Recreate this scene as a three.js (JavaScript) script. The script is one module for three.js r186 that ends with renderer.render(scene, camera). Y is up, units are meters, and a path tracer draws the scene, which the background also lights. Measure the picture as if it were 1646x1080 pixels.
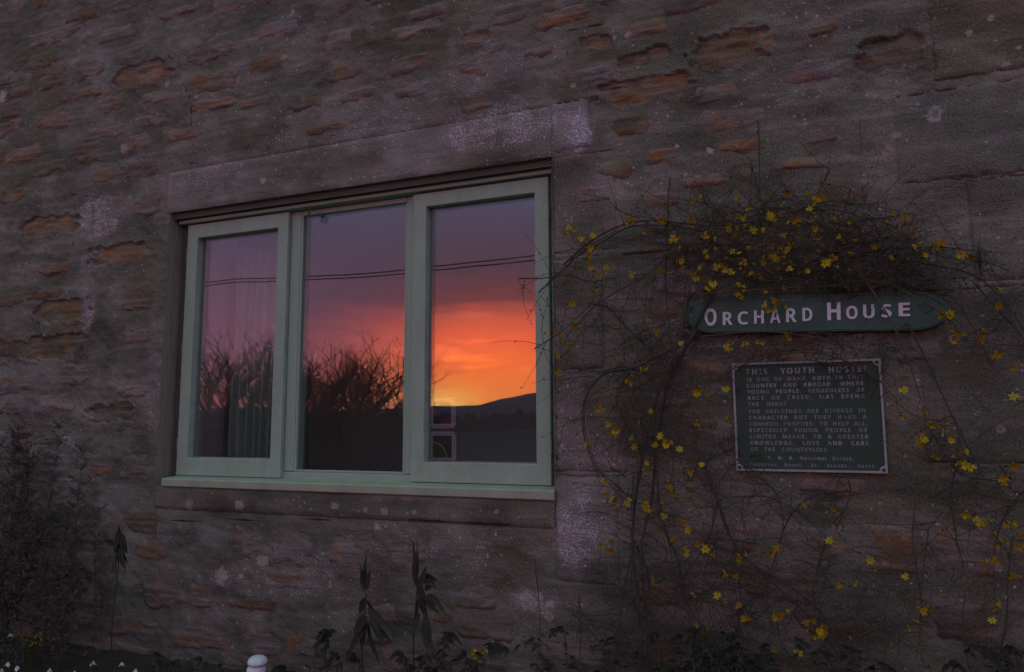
import * as THREE from 'three';
import { mergeGeometries } from 'three/addons/utils/BufferGeometryUtils.js';
import { RoundedBoxGeometry } from 'three/addons/geometries/RoundedBoxGeometry.js';
import { FontLoader } from 'three/addons/loaders/FontLoader.js';
import { TextGeometry } from 'three/addons/geometries/TextGeometry.js';

// ------------------------------------------------------------------ camera, sky, sun, exposure
const scene = new THREE.Scene();
const EYE = new THREE.Vector3(0, 1.45, 2.7), R = (d) => (d * Math.PI) / 180;
const camera = new THREE.PerspectiveCamera(49.7, 1024 / 672, 0.05, 9000);
camera.position.copy(EYE);
camera.rotation.set(R(6.924), R(21.788), R(-0.26), 'YXZ');
camera.updateMatrixWorld(true);
const renderer = new THREE.WebGLRenderer({ antialias: true });
renderer.toneMapping = THREE.LinearToneMapping;
renderer.toneMappingExposure = 1;
renderer.shadowMap.enabled = true;

// small noise kit (seeded, no Math.random)
function rng(s) { return () => { s = (s + 0x6d2b79f5) | 0; let t = Math.imul(s ^ (s >>> 15), 1 | s); t = (t + Math.imul(t ^ (t >>> 7), 61 | t)) ^ t; return ((t ^ (t >>> 14)) >>> 0) / 4294967296; }; }
const clamp = (x, a = 0, b = 1) => (x < a ? a : x > b ? b : x), mix = (a, b, t) => a + (b - a) * t;
const smooth = (a, b, x) => { const t = clamp((x - a) / (b - a)); return t * t * (3 - 2 * t); };
const PERM = new Uint8Array(512), GX = new Float32Array(256), GY = new Float32Array(256);
{ const r = rng(11); const p = [...Array(256).keys()]; for (let i = 255; i > 0; i--) { const j = Math.floor(r() * (i + 1)); [p[i], p[j]] = [p[j], p[i]]; } for (let i = 0; i < 512; i++) PERM[i] = p[i & 255]; for (let i = 0; i < 256; i++) { const a = r() * 6.2832; GX[i] = Math.cos(a); GY[i] = Math.sin(a); } }
function noise(x, y) {
  const xi = Math.floor(x), yi = Math.floor(y), fx = x - xi, fy = y - yi, X = xi & 255, Y = yi & 255;
  const u = fx * fx * fx * (fx * (fx * 6 - 15) + 10), v = fy * fy * fy * (fy * (fy * 6 - 15) + 10);
  const a = PERM[PERM[X] + Y], b = PERM[PERM[X + 1] + Y], c = PERM[PERM[X] + Y + 1], d = PERM[PERM[X + 1] + Y + 1];
  const n0 = GX[a] * fx + GY[a] * fy, n1 = GX[b] * (fx - 1) + GY[b] * fy, n2 = GX[c] * fx + GY[c] * (fy - 1), n3 = GX[d] * (fx - 1) + GY[d] * (fy - 1);
  return 1.5 * (n0 + (n1 - n0) * u + (n2 + (n3 - n2) * u - n0 - (n1 - n0) * u) * v);
}
function fbm(x, y, o = 4) { let s = 0, a = 0.5; for (let i = 0; i < o; i++) { s += a * noise(x, y); x = x * 2.03 + 17.1; y = y * 2.03 - 9.7; a *= 0.5; } return s; }
const hash = (i, j, k = 0) => { let h = Math.imul(i, 374761393) ^ Math.imul(j, 668265263) ^ Math.imul(k + 1, 2147483647); h = Math.imul(h ^ (h >>> 13), 1274126177); return ((h ^ (h >>> 16)) >>> 0) / 4294967296; };
const lin = (c) => (c / 255 <= 0.04045 ? c / 255 / 12.92 : Math.pow((c / 255 + 0.055) / 1.055, 2.4));

// the dusk sky: a red and orange afterglow low in the west behind the photographer, lilac grey above
const GLOW = 7.6;                     // radiance per unit of what a double glazed pane gives back
const prof = (rows) => rows.map(([e, r, g, b]) => [e, lin(r) * GLOW, lin(g) * GLOW, lin(b) * GLOW]);
const LOW_SUN = prof([[-2, 246, 118, 44], [1.2, 250, 124, 46], [2.2, 250, 122, 44], [3.2, 248, 116, 44], [4.6, 244, 106, 48], [6.4, 234, 96, 55], [7.8, 205, 84, 57], [8.6, 172, 74, 58], [9.8, 108, 55, 57], [12, 79, 53, 63], [14.5, 72, 56, 72], [18, 70, 65, 87], [26, 61, 69, 83], [40, 59, 73, 77], [90, 57, 73, 72]]);
const LOW_FAR = prof([[-2, 140, 66, 52], [1.5, 138, 66, 60], [3, 122, 66, 68], [5, 100, 62, 74], [7, 90, 58, 74], [10, 80, 57, 73], [14, 69, 58, 75], [18, 67, 64, 82], [26, 61, 69, 83], [40, 59, 73, 77], [90, 57, 73, 72]]);
function along(p, e) { let i = 0; while (i < p.length - 2 && e > p[i + 1][0]) i++; const t = smooth(0, 1, clamp((e - p[i][0]) / (p[i + 1][0] - p[i][0]))) * 0.4 + 0.6 * clamp((e - p[i][0]) / (p[i + 1][0] - p[i][0])); return [1, 2, 3].map((c) => mix(p[i][c], p[i + 1][c], t)); }
{
  const W = 4096, H = 2048, data = new Float32Array(W * H * 4);
  for (let row = 0; row < H; row++) {
    const el = ((row + 0.5) / H - 0.5) * 180;
    for (let col = 0; col < W; col++) {
      const round = ((col + 0.5) / W - 0.5) * 2 * Math.PI, x = Math.cos(round), z = Math.sin(round);
      let az = (Math.atan2(-x, z) * 180) / Math.PI;                  // degrees from +z towards -x
      let c;
      if (el < -3) c = [0.12, 0.1, 0.11];
      else {
        const near = el < 30;
        const cl = near ? fbm(az * 0.16 + 3, el * 0.9, 5) : 0, fine = near ? fbm(az * 0.5 + 40, el * 2.4 + 0.16 * az, 4) : 0;
        const e = el + (near ? cl * 0.9 * smooth(2, 6, el) : 0) + 0.02 * (az - 25);
        const da = Math.abs(az - 23.5), w = Math.exp(-((da / (az > 23.5 ? 9.2 : 12)) ** 2)), back = smooth(50, 150, da);
        const s = along(LOW_SUN, e), f = along(LOW_FAR, e);
        c = [0, 1, 2].map((k) => mix(f[k], s[k], w));
        const hot = Math.exp(-(((az - 27.2) / 2.9) ** 2) - (((el - 1.3) / 1.25) ** 2)), wide = Math.exp(-(((az - 25) / 5) ** 2) - (((el - 2) / 2.2) ** 2));
        c[0] += hot * 2.2 + wide * 0.2; c[1] += hot * 3.0 + wide * 0.2; c[2] += hot * 0.6;
        const streak = near ? 0.75 * smooth(0.1, 0.5, fine * 0.8 + cl * 0.7) * smooth(3, 5, el) * (1 - smooth(6.5, 9.5, el)) + 0.7 * Math.exp(-(((el - 8.4 - 0.5 * cl) / 0.34) ** 2) - (((az - 24.5) / 2.2) ** 2)) + 0.55 * Math.exp(-(((el - 5.0 - 0.06 * (az - 25) - 0.6 * cl) / 0.4) ** 2) - (((az - 25.5) / 2.6) ** 2)) : 0;
        c[0] *= 1 + 0.45 * streak * (0.4 + w); c[1] *= 1 + 0.6 * streak * (0.3 + w); c[2] *= 1 + 0.35 * streak;
        const veil = near ? smooth(0, 0.45, -fine - cl * 0.4) * smooth(4, 8, el) * 0.10 : 0;
        c = c.map((v, k) => v * (1 - veil * [1, 0.8, 0.3][k]));
        if (back > 0) { const t = smooth(-2, 25, el), o = [mix(0.3, 0.4, t), mix(0.28, 0.38, t), mix(0.46, 0.58, t)]; c = c.map((v, k) => mix(v, o[k], back * (1 - smooth(40, 90, el)))); }
      }
      const i = (row * W + col) * 4; data[i] = c[0]; data[i + 1] = c[1]; data[i + 2] = c[2]; data[i + 3] = 1;
    }
  }
  const sky = new THREE.DataTexture(data, W, H, THREE.RGBAFormat, THREE.FloatType);
  sky.mapping = THREE.EquirectangularReflectionMapping; sky.magFilter = THREE.LinearFilter; sky.needsUpdate = true;
  scene.background = sky; scene.environment = sky;
}
const sun = new THREE.DirectionalLight(new THREE.Color(1, 0.55, 0.25), 0.6);
sun.name = 'sun';
sun.position.set(-Math.sin(R(27.4)) * 60, Math.tan(R(0.6)) * 60, Math.cos(R(27.4)) * 60);      // already below the top of the hill
sun.castShadow = true;
Object.assign(sun.shadow.camera, { left: -12, right: 12, top: 12, bottom: -12, near: 0.5, far: 140 });
scene.add(sun, sun.target);
scene.fog = new THREE.FogExp2(new THREE.Color(0.9, 0.88, 1.0), 0.00014);

// ------------------------------------------------------------------ helpers
// photo pixel (1646 x 1080) to the point of the vertical plane z where it lies
const FPX = 1166.06, M3 = camera.matrixWorld;
function at(px, py, z = 0) { const d = new THREE.Vector3((px - 823) / FPX, -(py - 540) / FPX, -1).transformDirection(M3); return EYE.clone().addScaledVector(d, (z - EYE.z) / d.z); }
const used = new Map();
function numbered(name) { const n = used.get(name) ?? 0; used.set(name, n + 1); return n ? `${name}_${String(n).padStart(3, '0')}` : name; }
function tag(o, label, category, group, kind = 'thing') { o.userData = { label, category, kind }; if (group) o.userData.group = group; return o; }
function base(name, x = 0, y = 0, z = 0) { const g = new THREE.Group(); g.name = numbered(name); g.position.set(x, y, z); scene.add(g); return g; }
function put(name, geo, mat, parent = scene, pos) { const m = new THREE.Mesh(geo, mat); m.name = parent === scene ? numbered(name) : name; if (pos) m.position.set(...pos); m.castShadow = m.receiveShadow = true; parent.add(m); return m; }
function struct(name, geo, mat, label, pos) { const m = put(name, geo, mat, scene, pos); m.userData = { kind: 'structure', label }; return m; }
const mat = (r, g, b, rough = 0.9, more = {}) => new THREE.MeshPhysicalMaterial({ color: new THREE.Color().setRGB(r, g, b), roughness: rough, side: THREE.DoubleSide, specularIntensity: rough > 0.75 ? 0 : 0.8, ...more });

class MB {                                       // collects tubes and leaf blades into one geometry
  constructor() { this.p = []; this.i = []; this.c = null; }
  get empty() { return !this.i.length; }
  tube(pts, r0, r1, sides = 4) {
    const n = pts.length, ring = [], t = new THREE.Vector3(), u = new THREE.Vector3(), v = new THREE.Vector3();
    for (let k = 0; k < n; k++) {
      t.subVectors(pts[Math.min(k + 1, n - 1)], pts[Math.max(k - 1, 0)]).normalize();
      u.set(0, 0, 1); if (Math.abs(t.z) > 0.9) u.set(1, 0, 0);
      u.cross(t).normalize(); v.crossVectors(t, u);
      const r = mix(r0, r1, k / (n - 1)); ring.push(this.p.length / 3);
      for (let s = 0; s < sides; s++) { const a = (s / sides) * 6.28319; this.p.push(pts[k].x + r * (u.x * Math.cos(a) + v.x * Math.sin(a)), pts[k].y + r * (u.y * Math.cos(a) + v.y * Math.sin(a)), pts[k].z + r * (u.z * Math.cos(a) + v.z * Math.sin(a))); }
    }
    for (let k = 0; k + 1 < n; k++) for (let s = 0; s < sides; s++) { const a = ring[k] + s, b = ring[k] + ((s + 1) % sides), c = ring[k + 1] + s, d = ring[k + 1] + ((s + 1) % sides); this.i.push(a, b, c, b, d, c); }
    return this;
  }
  // a folded leaf: from o along dir, w wide, drooping by sag, folded along its rib
  leaf(o, dir, side, len, w, sag = 0, segs = 4, fold = 0.25) {
    const nrm = new THREE.Vector3().crossVectors(dir, side).normalize(), s0 = this.p.length / 3;
    for (let k = 0; k <= segs; k++) {
      const t = k / segs, wd = w * 0.5 * Math.pow(Math.sin(Math.PI * Math.min(0.02 + t * 0.98, 0.995) ** 0.8), 0.9) + 0.0003;
      const c = o.clone().addScaledVector(dir, len * t * (1 - 0.25 * Math.abs(sag) * t)); c.y -= sag * len * t * t;
      for (const q of [-1, 0, 1]) this.p.push(c.x + side.x * wd * q + nrm.x * wd * fold * Math.abs(q), c.y + side.y * wd * q + nrm.y * wd * fold * Math.abs(q), c.z + side.z * wd * q + nrm.z * wd * fold * Math.abs(q));
    }
    for (let k = 0; k < segs; k++) for (let q = 0; q < 2; q++) { const a = s0 + k * 3 + q; this.i.push(a, a + 1, a + 3, a + 1, a + 4, a + 3); }
    return this;
  }
  geo() { const g = new THREE.BufferGeometry(); g.setAttribute('position', new THREE.Float32BufferAttribute(this.p, 3)); g.setIndex(this.i); g.computeVertexNormals(); return g; }
}
const V = (x, y, z) => new THREE.Vector3(x, y, z);
function curve(pts, n) { return new THREE.CatmullRomCurve3(pts).getPoints(n); }

// ------------------------------------------------------------------ wall surface: colour and relief over the whole wall
const OP = { x0: -2.958, x1: -0.899, y0: 1.157, y1: 2.53 };            // the opening
const WX0 = -4.55, WX1 = 0.85, WY0 = 0.1, WY1 = 4.25;                   // what the two wall textures cover
const pxr = (px, py) => { const a = at(px, py), b = at(px + 1, py), c = at(px, py + 1); return [a.x, a.y, b.x - a.x, a.y - c.y]; };
// patches of pale crust lichen: px, py, half width, half height in the photo, strength
const CRUST = [[160, 350, 34, 34, 1], [150, 420, 22, 16, 0.75], [140, 492, 13, 42, 0.75], [232, 255, 40, 10, 0.5], [320, 285, 70, 26, 0.35], [455, 235, 50, 24, 0.4], [590, 205, 80, 40, 0.42], [620, 290, 90, 30, 0.35], [800, 205, 95, 38, 0.78], [926, 208, 27, 36, 0.9], [760, 100, 40, 50, 0.45], [850, 90, 60, 20, 0.4], [925, 850, 36, 60, 0.95], [960, 790, 55, 90, 0.45], [920, 690, 25, 110, 0.42], [470, 890, 60, 14, 0.6], [430, 935, 90, 26, 0.5], [530, 930, 80, 34, 0.5], [560, 1000, 60, 16, 0.35], [650, 880, 60, 16, 0.5], [760, 910, 55, 22, 0.4], [860, 965, 40, 22, 0.6], [700, 855, 150, 12, 0.35], [920, 330, 28, 30, 0.4], [1010, 290, 70, 22, 0.35], [1060, 190, 20, 24, 0.35], [1280, 20, 60, 20, 0.2], [100, 60, 60, 10, 0.4], [170, 205, 60, 10, 0.35], [245, 60, 14, 60, 0.2], [1300, 205, 60, 22, 0.2], [1420, 480, 40, 20, 0.25], [1270, 780, 60, 14, 0.3], [265, 600, 9, 200, 0.4], [250, 560, 12, 120, 0.35], [1000, 960, 60, 40, 0.2], [260, 110, 20, 10, 0.3], [350, 150, 30, 8, 0.4], [480, 60, 40, 14, 0.4], [690, 40, 40, 12, 0.35], [980, 115, 30, 14, 0.4], [1150, 250, 60, 16, 0.3], [1290, 150, 70, 18, 0.3], [40, 440, 34, 18, 0.3], [40, 590, 40, 20, 0.3], [70, 700, 60, 14, 0.3]].map(([x, y, a, b, s]) => { const [wx, wy, sx, sy] = pxr(x, y); return [wx, wy, a * sx, b * sy, s]; });
// round lichens: px, py, radius in px, brightness, ring
const SPOTS = [[1503, 184, 15, 1, 1], [1440, 217, 9, 0.6, 0], [1593, 31, 7, 0.9, 0], [1557, 55, 6, 0.8, 0], [1637, 78, 5, 0.9, 0], [1616, 105, 7, 0.8, 0], [1141, 243, 6, 1, 0], [1608, 690, 8, 0.8, 1], [1604, 913, 9, 0.7, 0], [1560, 908, 6, 0.9, 0], [1491, 880, 5, 0.8, 0], [1452, 862, 5, 0.6, 0], [1512, 950, 3, 0.9, 0], [1421, 905, 4, 0.8, 0], [1590, 406, 7, 0.6, 1], [1584, 428, 6, 0.7, 0], [1634, 448, 5, 0.7, 0], [1498, 416, 6, 0.9, 0], [1640, 390, 5, 0.6, 0], [1010, 57, 6, 0.9, 0], [988, 62, 4, 0.8, 0], [2, 156, 8, 1, 0], [200, 240, 7, 0.8, 0], [387, 812, 7, 1, 0], [306, 812, 7, 0.6, 0], [540, 813, 6, 0.8, 0], [620, 822, 6, 0.9, 0], [590, 820, 4, 0.8, 0], [668, 823, 4, 0.8, 0], [606, 846, 5, 0.8, 0], [356, 927, 12, 0.8, 0], [422, 902, 9, 0.8, 0], [388, 927, 4, 0.9, 0], [850, 968, 14, 0.9, 1], [868, 960, 7, 1, 0], [884, 972, 7, 0.9, 0], [883, 992, 8, 1, 1], [800, 822, 4, 0.8, 0], [470, 20, 4, 0.7, 0], [457, 92, 4, 0.9, 0], [424, 290, 5, 0.7, 0], [1088, 235, 4, 0.9, 0], [1102, 282, 4, 0.7, 0], [922, 137, 5, 0.7, 0], [1640, 640, 5, 0.6, 0], [1628, 798, 7, 0.6, 1], [1616, 960, 4, 0.6, 0], [1325, 58, 4, 0.5, 0], [1440, 150, 5, 0.5, 0], [1560, 640, 4, 0.5, 0], [1290, 840, 3, 0.7, 0], [268, 135, 4, 0.8, 0], [316, 155, 4, 0.8, 0]].map(([x, y, r, b, g]) => { const [wx, wy, sx] = pxr(x, y); return [wx, wy, r * sx, b, g]; });
// hairline cracks and open joints: chains of photo pixels
const CRACKS = [[[292, 40], [294, 75], [287, 100], [294, 130], [306, 160], [309, 190], [305, 205]], [[275, 290], [300, 278], [312, 255], [310, 230]], [[150, 280], [165, 300], [158, 318], [112, 312]], [[900, 55], [906, 60], [912, 88]], [[906, 50], [935, 48], [968, 38]], [[1380, 195], [1382, 250], [1388, 330]], [[1575, 325], [1573, 400], [1574, 470]], [[1580, 325], [1646, 318]], [[1050, 130], [1010, 142], [965, 140], [962, 165]], [[1385, 72], [1430, 65], [1480, 60]], [[820, 845], [700, 838], [560, 835], [420, 836], [270, 838]], [[650, 18], [690, 8], [720, 0]], [[1000, 410], [1060, 405], [1180, 402]], [[45, 382], [50, 360], [90, 346]], [[118, 395], [118, 378], [150, 372]], [[100, 700], [150, 655]], [[0, 138], [40, 130]]].map((c) => c.map(([x, y]) => at(x, y)));
function crackAt(x, y) {
  let best = 9;
  for (const c of CRACKS) for (let k = 0; k + 1 < c.length; k++) {
    const ax = c[k].x, ay = c[k].y, bx = c[k + 1].x - ax, by = c[k + 1].y - ay, t = clamp(((x - ax) * bx + (y - ay) * by) / (bx * bx + by * by)), d = Math.hypot(x - ax - bx * t, y - ay - by * t);
    if (d < best) best = d;
  }
  return best;
}
function crustAt(x, y) {
  let s = 0;
  for (const c of CRUST) { const dx = (x - c[0]) / c[2], dy = (y - c[1]) / c[3], d = dx * dx + dy * dy; if (d < 2.2) { const v = c[4] * (1 - smooth(0.35, 1.0, d * 0.62 )); if (v > s) s = v; } }
  return s;
}
const TW = 2048, TH = 1574;
function wallTextures() {
  const mk = () => new Uint8Array(TW * TH * 4), mort = mk(), stone = mk(), mb = new Uint8Array(TW * TH), sb = new Uint8Array(TW * TH);
  const enc = new Uint8Array(4096); for (let i = 0; i < 4096; i++) { const v = i / 4095; enc[i] = Math.round(255 * (v <= 0.0031308 ? v * 12.92 : 1.055 * Math.pow(v, 1 / 2.4) - 0.055)); }
  const srgb = (v) => enc[v <= 0 ? 0 : v >= 1 ? 4095 : (v * 4095) | 0];
  // coarse maps, sampled bilinearly
  const CW = 271, CH = 209, crust = new Float32Array(CW * CH), crack = new Float32Array(CW * CH);
  for (let j = 0; j < CH; j++) for (let i = 0; i < CW; i++) { const x = mix(WX0, WX1, i / (CW - 1)), y = mix(WY0, WY1, j / (CH - 1)); crust[j * CW + i] = crustAt(x, y); crack[j * CW + i] = crackAt(x, y); }
  const pick = (m, u, v) => { const x = u * (CW - 1.001), y = v * (CH - 1.001), i = x | 0, j = y | 0, fx = x - i, fy = y - j, k = j * CW + i; return mix(mix(m[k], m[k + 1], fx), mix(m[k + CW], m[k + CW + 1], fx), fy); };
  for (let j = 0; j < TH; j++) for (let i = 0; i < TW; i++) {
    const u = (i + 0.5) / TW, v = (j + 0.5) / TH, x = mix(WX0, WX1, u), y = mix(WY0, WY1, v), k = j * TW + i;
    const big = fbm(x * 1.3 + 5, y * 1.6, 3), mid = fbm(x * 5, y * 7 + 9, 4), bed = fbm(x * 9 + 2 * mid, y * 42, 3), g1 = noise(x * 150, y * 150), g2 = noise(x * 330 + 7, y * 330), gr = 0.6 * g1 + 0.5 * g2;
    let cr = 1.25 * pick(crust, u, v) * (0.75 + 1.1 * fbm(x * 11 + 30, y * 11, 3));
    // tiny pale dots, sparse all over and crowded in the crusts
    let dot = 0;
    { const cs = 0.0085, ci = Math.floor(x / cs), cj = Math.floor(y / cs), dens = 0.008 + 0.014 * clamp(mid * 3) + 0.10 * clamp(cr);
      for (let b = -1; b <= 1; b++) for (let a = -1; a <= 1; a++) if (hash(ci + a, cj + b) < dens) { const ox = (ci + a + hash(ci + a, cj + b, 1)) * cs, oy = (cj + b + hash(ci + a, cj + b, 2)) * cs, r = 0.0021 + 0.0030 * hash(ci + a, cj + b, 3) ** 2, d = Math.hypot(x - ox, y - oy) / r; if (d < 1.25) dot = Math.max(dot, (1 - smooth(0.6, 1.25, d)) * (0.35 + 0.65 * hash(ci + a, cj + b, 4))); } }
    { const sp = 0.62 * g1 + 0.62 * g2 + 0.25 * noise(x * 70, y * 70 + 50), c1 = clamp(cr * 1.1); dot = Math.max(dot, smooth(0.74 - 0.74 * c1, 0.92 - 0.66 * c1, sp) * (0.35 + 0.65 * c1)); }
    let spot = 0;
    for (const s of SPOTS) { const dx = x - s[0], dy = y - s[1]; if (dx * dx + dy * dy < s[2] * s[2] * 2) { const d = Math.hypot(dx, dy * 1.1) / s[2] / (1 + 0.75 * fbm(x * 45 + s[0] * 50, y * 45, 3) + 0.35 * g2); spot = Math.max(spot, s[3] * (1 - smooth(0.8, 1.05, d)) * (s[4] ? mix(0.35, 1, smooth(0.35, 0.75, d)) : 1)); } }
    const ck = pick(crack, u, v) + 0.004 * mid, crk = 1 - smooth(0.001, 0.0075, ck);
    const damp = 1 - smooth(0.35, 1.35, y + 0.25 * big);                                  // rising damp darkens the foot of the wall
    const moss = smooth(0.05, 0.4, fbm(x * 2.1 + 60, y * 1.7 + 11, 4) + 0.12 * damp - 0.04);
    // mortar: warm grey with lilac and brown clouds
    const t1 = smooth(-0.3, 0.35, big + 0.5 * mid), t2 = smooth(-0.05, 0.4, fbm(x * 3.3 + 90, y * 4.4, 4));
    let r = mix(0.142, 0.184, t1), g = mix(0.149, 0.192, t1), b = mix(0.118, 0.164, t1);
    r = mix(r, 0.195, t2 * 0.45); g = mix(g, 0.162, t2 * 0.45); b = mix(b, 0.136, t2 * 0.45);
    r = mix(r, 0.125, moss * 0.55); g = mix(g, 0.112, moss * 0.55); b = mix(b, 0.078, moss * 0.55);
    const lam = fbm(x * 3 + 1.2 * mid, y * 15 + 70, 4), bl = fbm(x * 2.2 + 31, y * 3.0 + 5, 4), gm = 1 + 0.60 * gr + 0.42 * mid + 0.38 * bl + 0.20 * smooth(-0.1, 0.4, lam) - 0.06 + 0.16 * bed;
    const li = smooth(0.02, 0.4, lam + 0.4 * big); r = mix(r, 0.215, 0.4 * li); g = mix(g, 0.195, 0.4 * li); b = mix(b, 0.205, 0.4 * li);
    const finish = (cr0, cg0, cb0, m) => {
      let R_ = cr0 * m, G_ = cg0 * m, B_ = cb0 * m;
      const wash = clamp(cr * 1.15) * 0.4; R_ = mix(R_, 0.31, wash); G_ = mix(G_, 0.29, wash); B_ = mix(B_, 0.305, wash);
      R_ = mix(R_, 0.54, dot * 0.9); G_ = mix(G_, 0.52, dot * 0.9); B_ = mix(B_, 0.56, dot * 0.9);
      R_ = mix(R_, 0.50, spot * 0.7 * (0.75 + 0.5 * clamp(0.5 + gr))); G_ = mix(G_, 0.47, spot * 0.7 * (0.75 + 0.5 * clamp(0.5 + gr))); B_ = mix(B_, 0.47, spot * 0.7 * (0.75 + 0.5 * clamp(0.5 + gr)));
      const dk = (1 - 0.2 * damp) * (1 - 0.72 * crk); return [R_ * dk, G_ * dk, B_ * dk];
    };
    const m1 = finish(r, g, b, gm); mort[k * 4] = srgb(m1[0]); mort[k * 4 + 1] = srgb(m1[1]); mort[k * 4 + 2] = srgb(m1[2]); mort[k * 4 + 3] = 255;
    // stone: a neutral carrier that each stone's own colour multiplies
    const iron = smooth(0.0, 0.35, fbm(x * 7 + 200, y * 16, 4));
    const ms = 1 + 0.60 * bed + 0.55 * gr + 0.34 * mid + 0.4 * lam;
    let sr = mix(0.78, 0.95, iron), sg = mix(0.78, 0.70, iron), sbl = mix(0.80, 0.55, iron);
    const lichen = clamp(cr * 0.9 + 0.30 * smooth(0.05, 0.35, fbm(x * 8 + 77, y * 9, 4)));
    let cR = sr * ms, cG = sg * ms, cB = sbl * ms;
    cR = mix(cR, 1.05, lichen * 0.30); cG = mix(cG, 0.98, lichen * 0.30); cB = mix(cB, 1.05, lichen * 0.30);
    const pale = Math.max(dot * 0.85, spot * 0.8); cR = mix(cR, 1.7, pale); cG = mix(cG, 1.65, pale); cB = mix(cB, 1.7, pale);
    const dk = (1 - 0.22 * damp) * (1 - 0.6 * crk) * 0.55;
    stone[k * 4] = srgb(cR * dk); stone[k * 4 + 1] = srgb(cG * dk); stone[k * 4 + 2] = srgb(cB * dk); stone[k * 4 + 3] = 255;
    mb[k] = clamp(0.5 + 0.32 * mid + 0.18 * gr + 0.14 * bed + 0.16 * lam + 0.12 * dot + 0.2 * spot - 0.6 * crk) * 255;
    sb[k] = clamp(0.5 + 0.42 * bed + 0.22 * mid + 0.14 * gr + 0.08 * dot - 0.5 * crk) * 255;
  }
  const tex = (d, f, s) => { const t = new THREE.DataTexture(d, TW, TH, f); if (s) t.colorSpace = THREE.SRGBColorSpace; t.magFilter = THREE.LinearFilter; t.wrapS = t.wrapT = THREE.MirroredRepeatWrapping; t.needsUpdate = true; return t; };
  return { mort: tex(mort, THREE.RGBAFormat, true), stone: tex(stone, THREE.RGBAFormat, true), mb: tex(mb, THREE.RedFormat), sb: tex(sb, THREE.RedFormat) };
}
const WT = wallTextures();
const mortarMat = new THREE.MeshPhysicalMaterial({ map: WT.mort, bumpMap: WT.mb, bumpScale: 0.010, roughness: 0.97, specularIntensity: 0.2, side: THREE.DoubleSide });
const stoneMat = new THREE.MeshPhysicalMaterial({ map: WT.stone, bumpMap: WT.sb, bumpScale: 0.009, roughness: 0.95, specularIntensity: 0.2, vertexColors: true, side: THREE.DoubleSide });
const dressedTint = (r, g, b) => new THREE.MeshPhysicalMaterial({ color: new THREE.Color().setRGB(r, g, b), map: WT.mort, bumpMap: WT.mb, bumpScale: 0.010, roughness: 0.95, specularIntensity: 0.2, side: THREE.DoubleSide });
// tints (divided by the carrier's mean of about 0.42)
const TINT = {
  o: [[0.56, 0.38, 0.27], [0.51, 0.36, 0.27], [0.47, 0.34, 0.25]], b: [[0.42, 0.30, 0.19], [0.38, 0.29, 0.20], [0.45, 0.30, 0.18]], m: [[0.34, 0.29, 0.19], [0.32, 0.28, 0.21], [0.38, 0.31, 0.19]],
  l: [[0.54, 0.47, 0.46], [0.50, 0.44, 0.44], [0.48, 0.41, 0.39]], g: [[0.40, 0.36, 0.33], [0.44, 0.38, 0.35], [0.36, 0.32, 0.29]], r: [[0.50, 0.385, 0.345], [0.46, 0.37, 0.33], [0.49, 0.40, 0.36]], d: [[0.27, 0.24, 0.20], [0.29, 0.25, 0.21], [0.25, 0.22, 0.19]],
};

// ------------------------------------------------------------------ the stone wall
const wall = base('stone_wall');
tag(wall, 'rubble stone house wall of brown, orange and lilac stones smeared with grey mortar', 'wall');
const uvOf = (x, y) => [(x - WX0) / (WX1 - WX0), (y - WY0) / (WY1 - WY0)];
// big dressed pieces: x0, x1, y0, y1, tint, how proud
const DRESSED = [];
function dress(name, px0, py0, px1, py1, tint, proud, m, power = 9) { const a = at(px0, py0), b = at(px1, py1); DRESSED.push({ name, x0: Math.min(a.x, b.x), x1: Math.max(a.x, b.x), y0: Math.min(a.y, b.y), y1: Math.max(a.y, b.y), tint, proud, m, power }); }
DRESSED.push({ name: 'lintel', x0: -2.985, x1: -0.905, y0: OP.y1, y1: 2.745, tint: [1.12, 1.10, 1.14], proud: 0.004, power: 14 });
DRESSED.push({ name: 'stone_sill', x0: -2.96, x1: -0.905, y0: 1.055, y1: OP.y0, tint: [0.82, 0.80, 0.80], proud: 0.010, power: 14 });
DRESSED.push({ name: 'jamb_stone', x0: -0.895, x1: -0.74, y0: 2.55, y1: 2.75, tint: [1.25, 1.25, 1.42], proud: 0.004, power: 8 });
DRESSED.push({ name: 'jamb_stone', x0: -0.897, x1: -0.64, y0: 2.12, y1: 2.52, tint: [0.95, 0.90, 0.92], proud: 0.002, power: 8 });
DRESSED.push({ name: 'jamb_stone', x0: -0.897, x1: -0.70, y0: 1.66, y1: 2.10, tint: [0.92, 0.9, 0.92], proud: 0.004, power: 8 });
DRESSED.push({ name: 'jamb_stone', x0: -0.897, x1: -0.62, y0: 1.27, y1: 1.645, tint: [1.12, 1.06, 1.12], proud: 0.003, power: 8 });
DRESSED.push({ name: 'jamb_stone', x0: -0.90, x1: -0.66, y0: 0.86, y1: 1.25, tint: [1.05, 1.05, 1.12], proud: 0.004, power: 8 });
DRESSED.push({ name: 'stone', x0: 0.34, x1: 0.98, y0: 2.25, y1: 2.56, tint: [0.86, 0.88, 0.90], proud: 0.004, power: 10 });
DRESSED.push({ name: 'stone', x0: 0.535, x1: 1.1, y0: 1.90, y1: 2.235, tint: [0.85, 0.86, 0.82], proud: 0.005, power: 10 });
DRESSED.push({ name: 'stone', x0: 0.47, x1: 1.0, y0: 2.60, y1: 3.0, tint: [0.95, 0.9, 0.84], proud: 0.006, power: 7 });
DRESSED.push({ name: 'stone', x0: 0.36, x1: 0.95, y0: 1.32, y1: 1.88, tint: [0.85, 0.85, 0.87], proud: 0.003, power: 9 });

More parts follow.
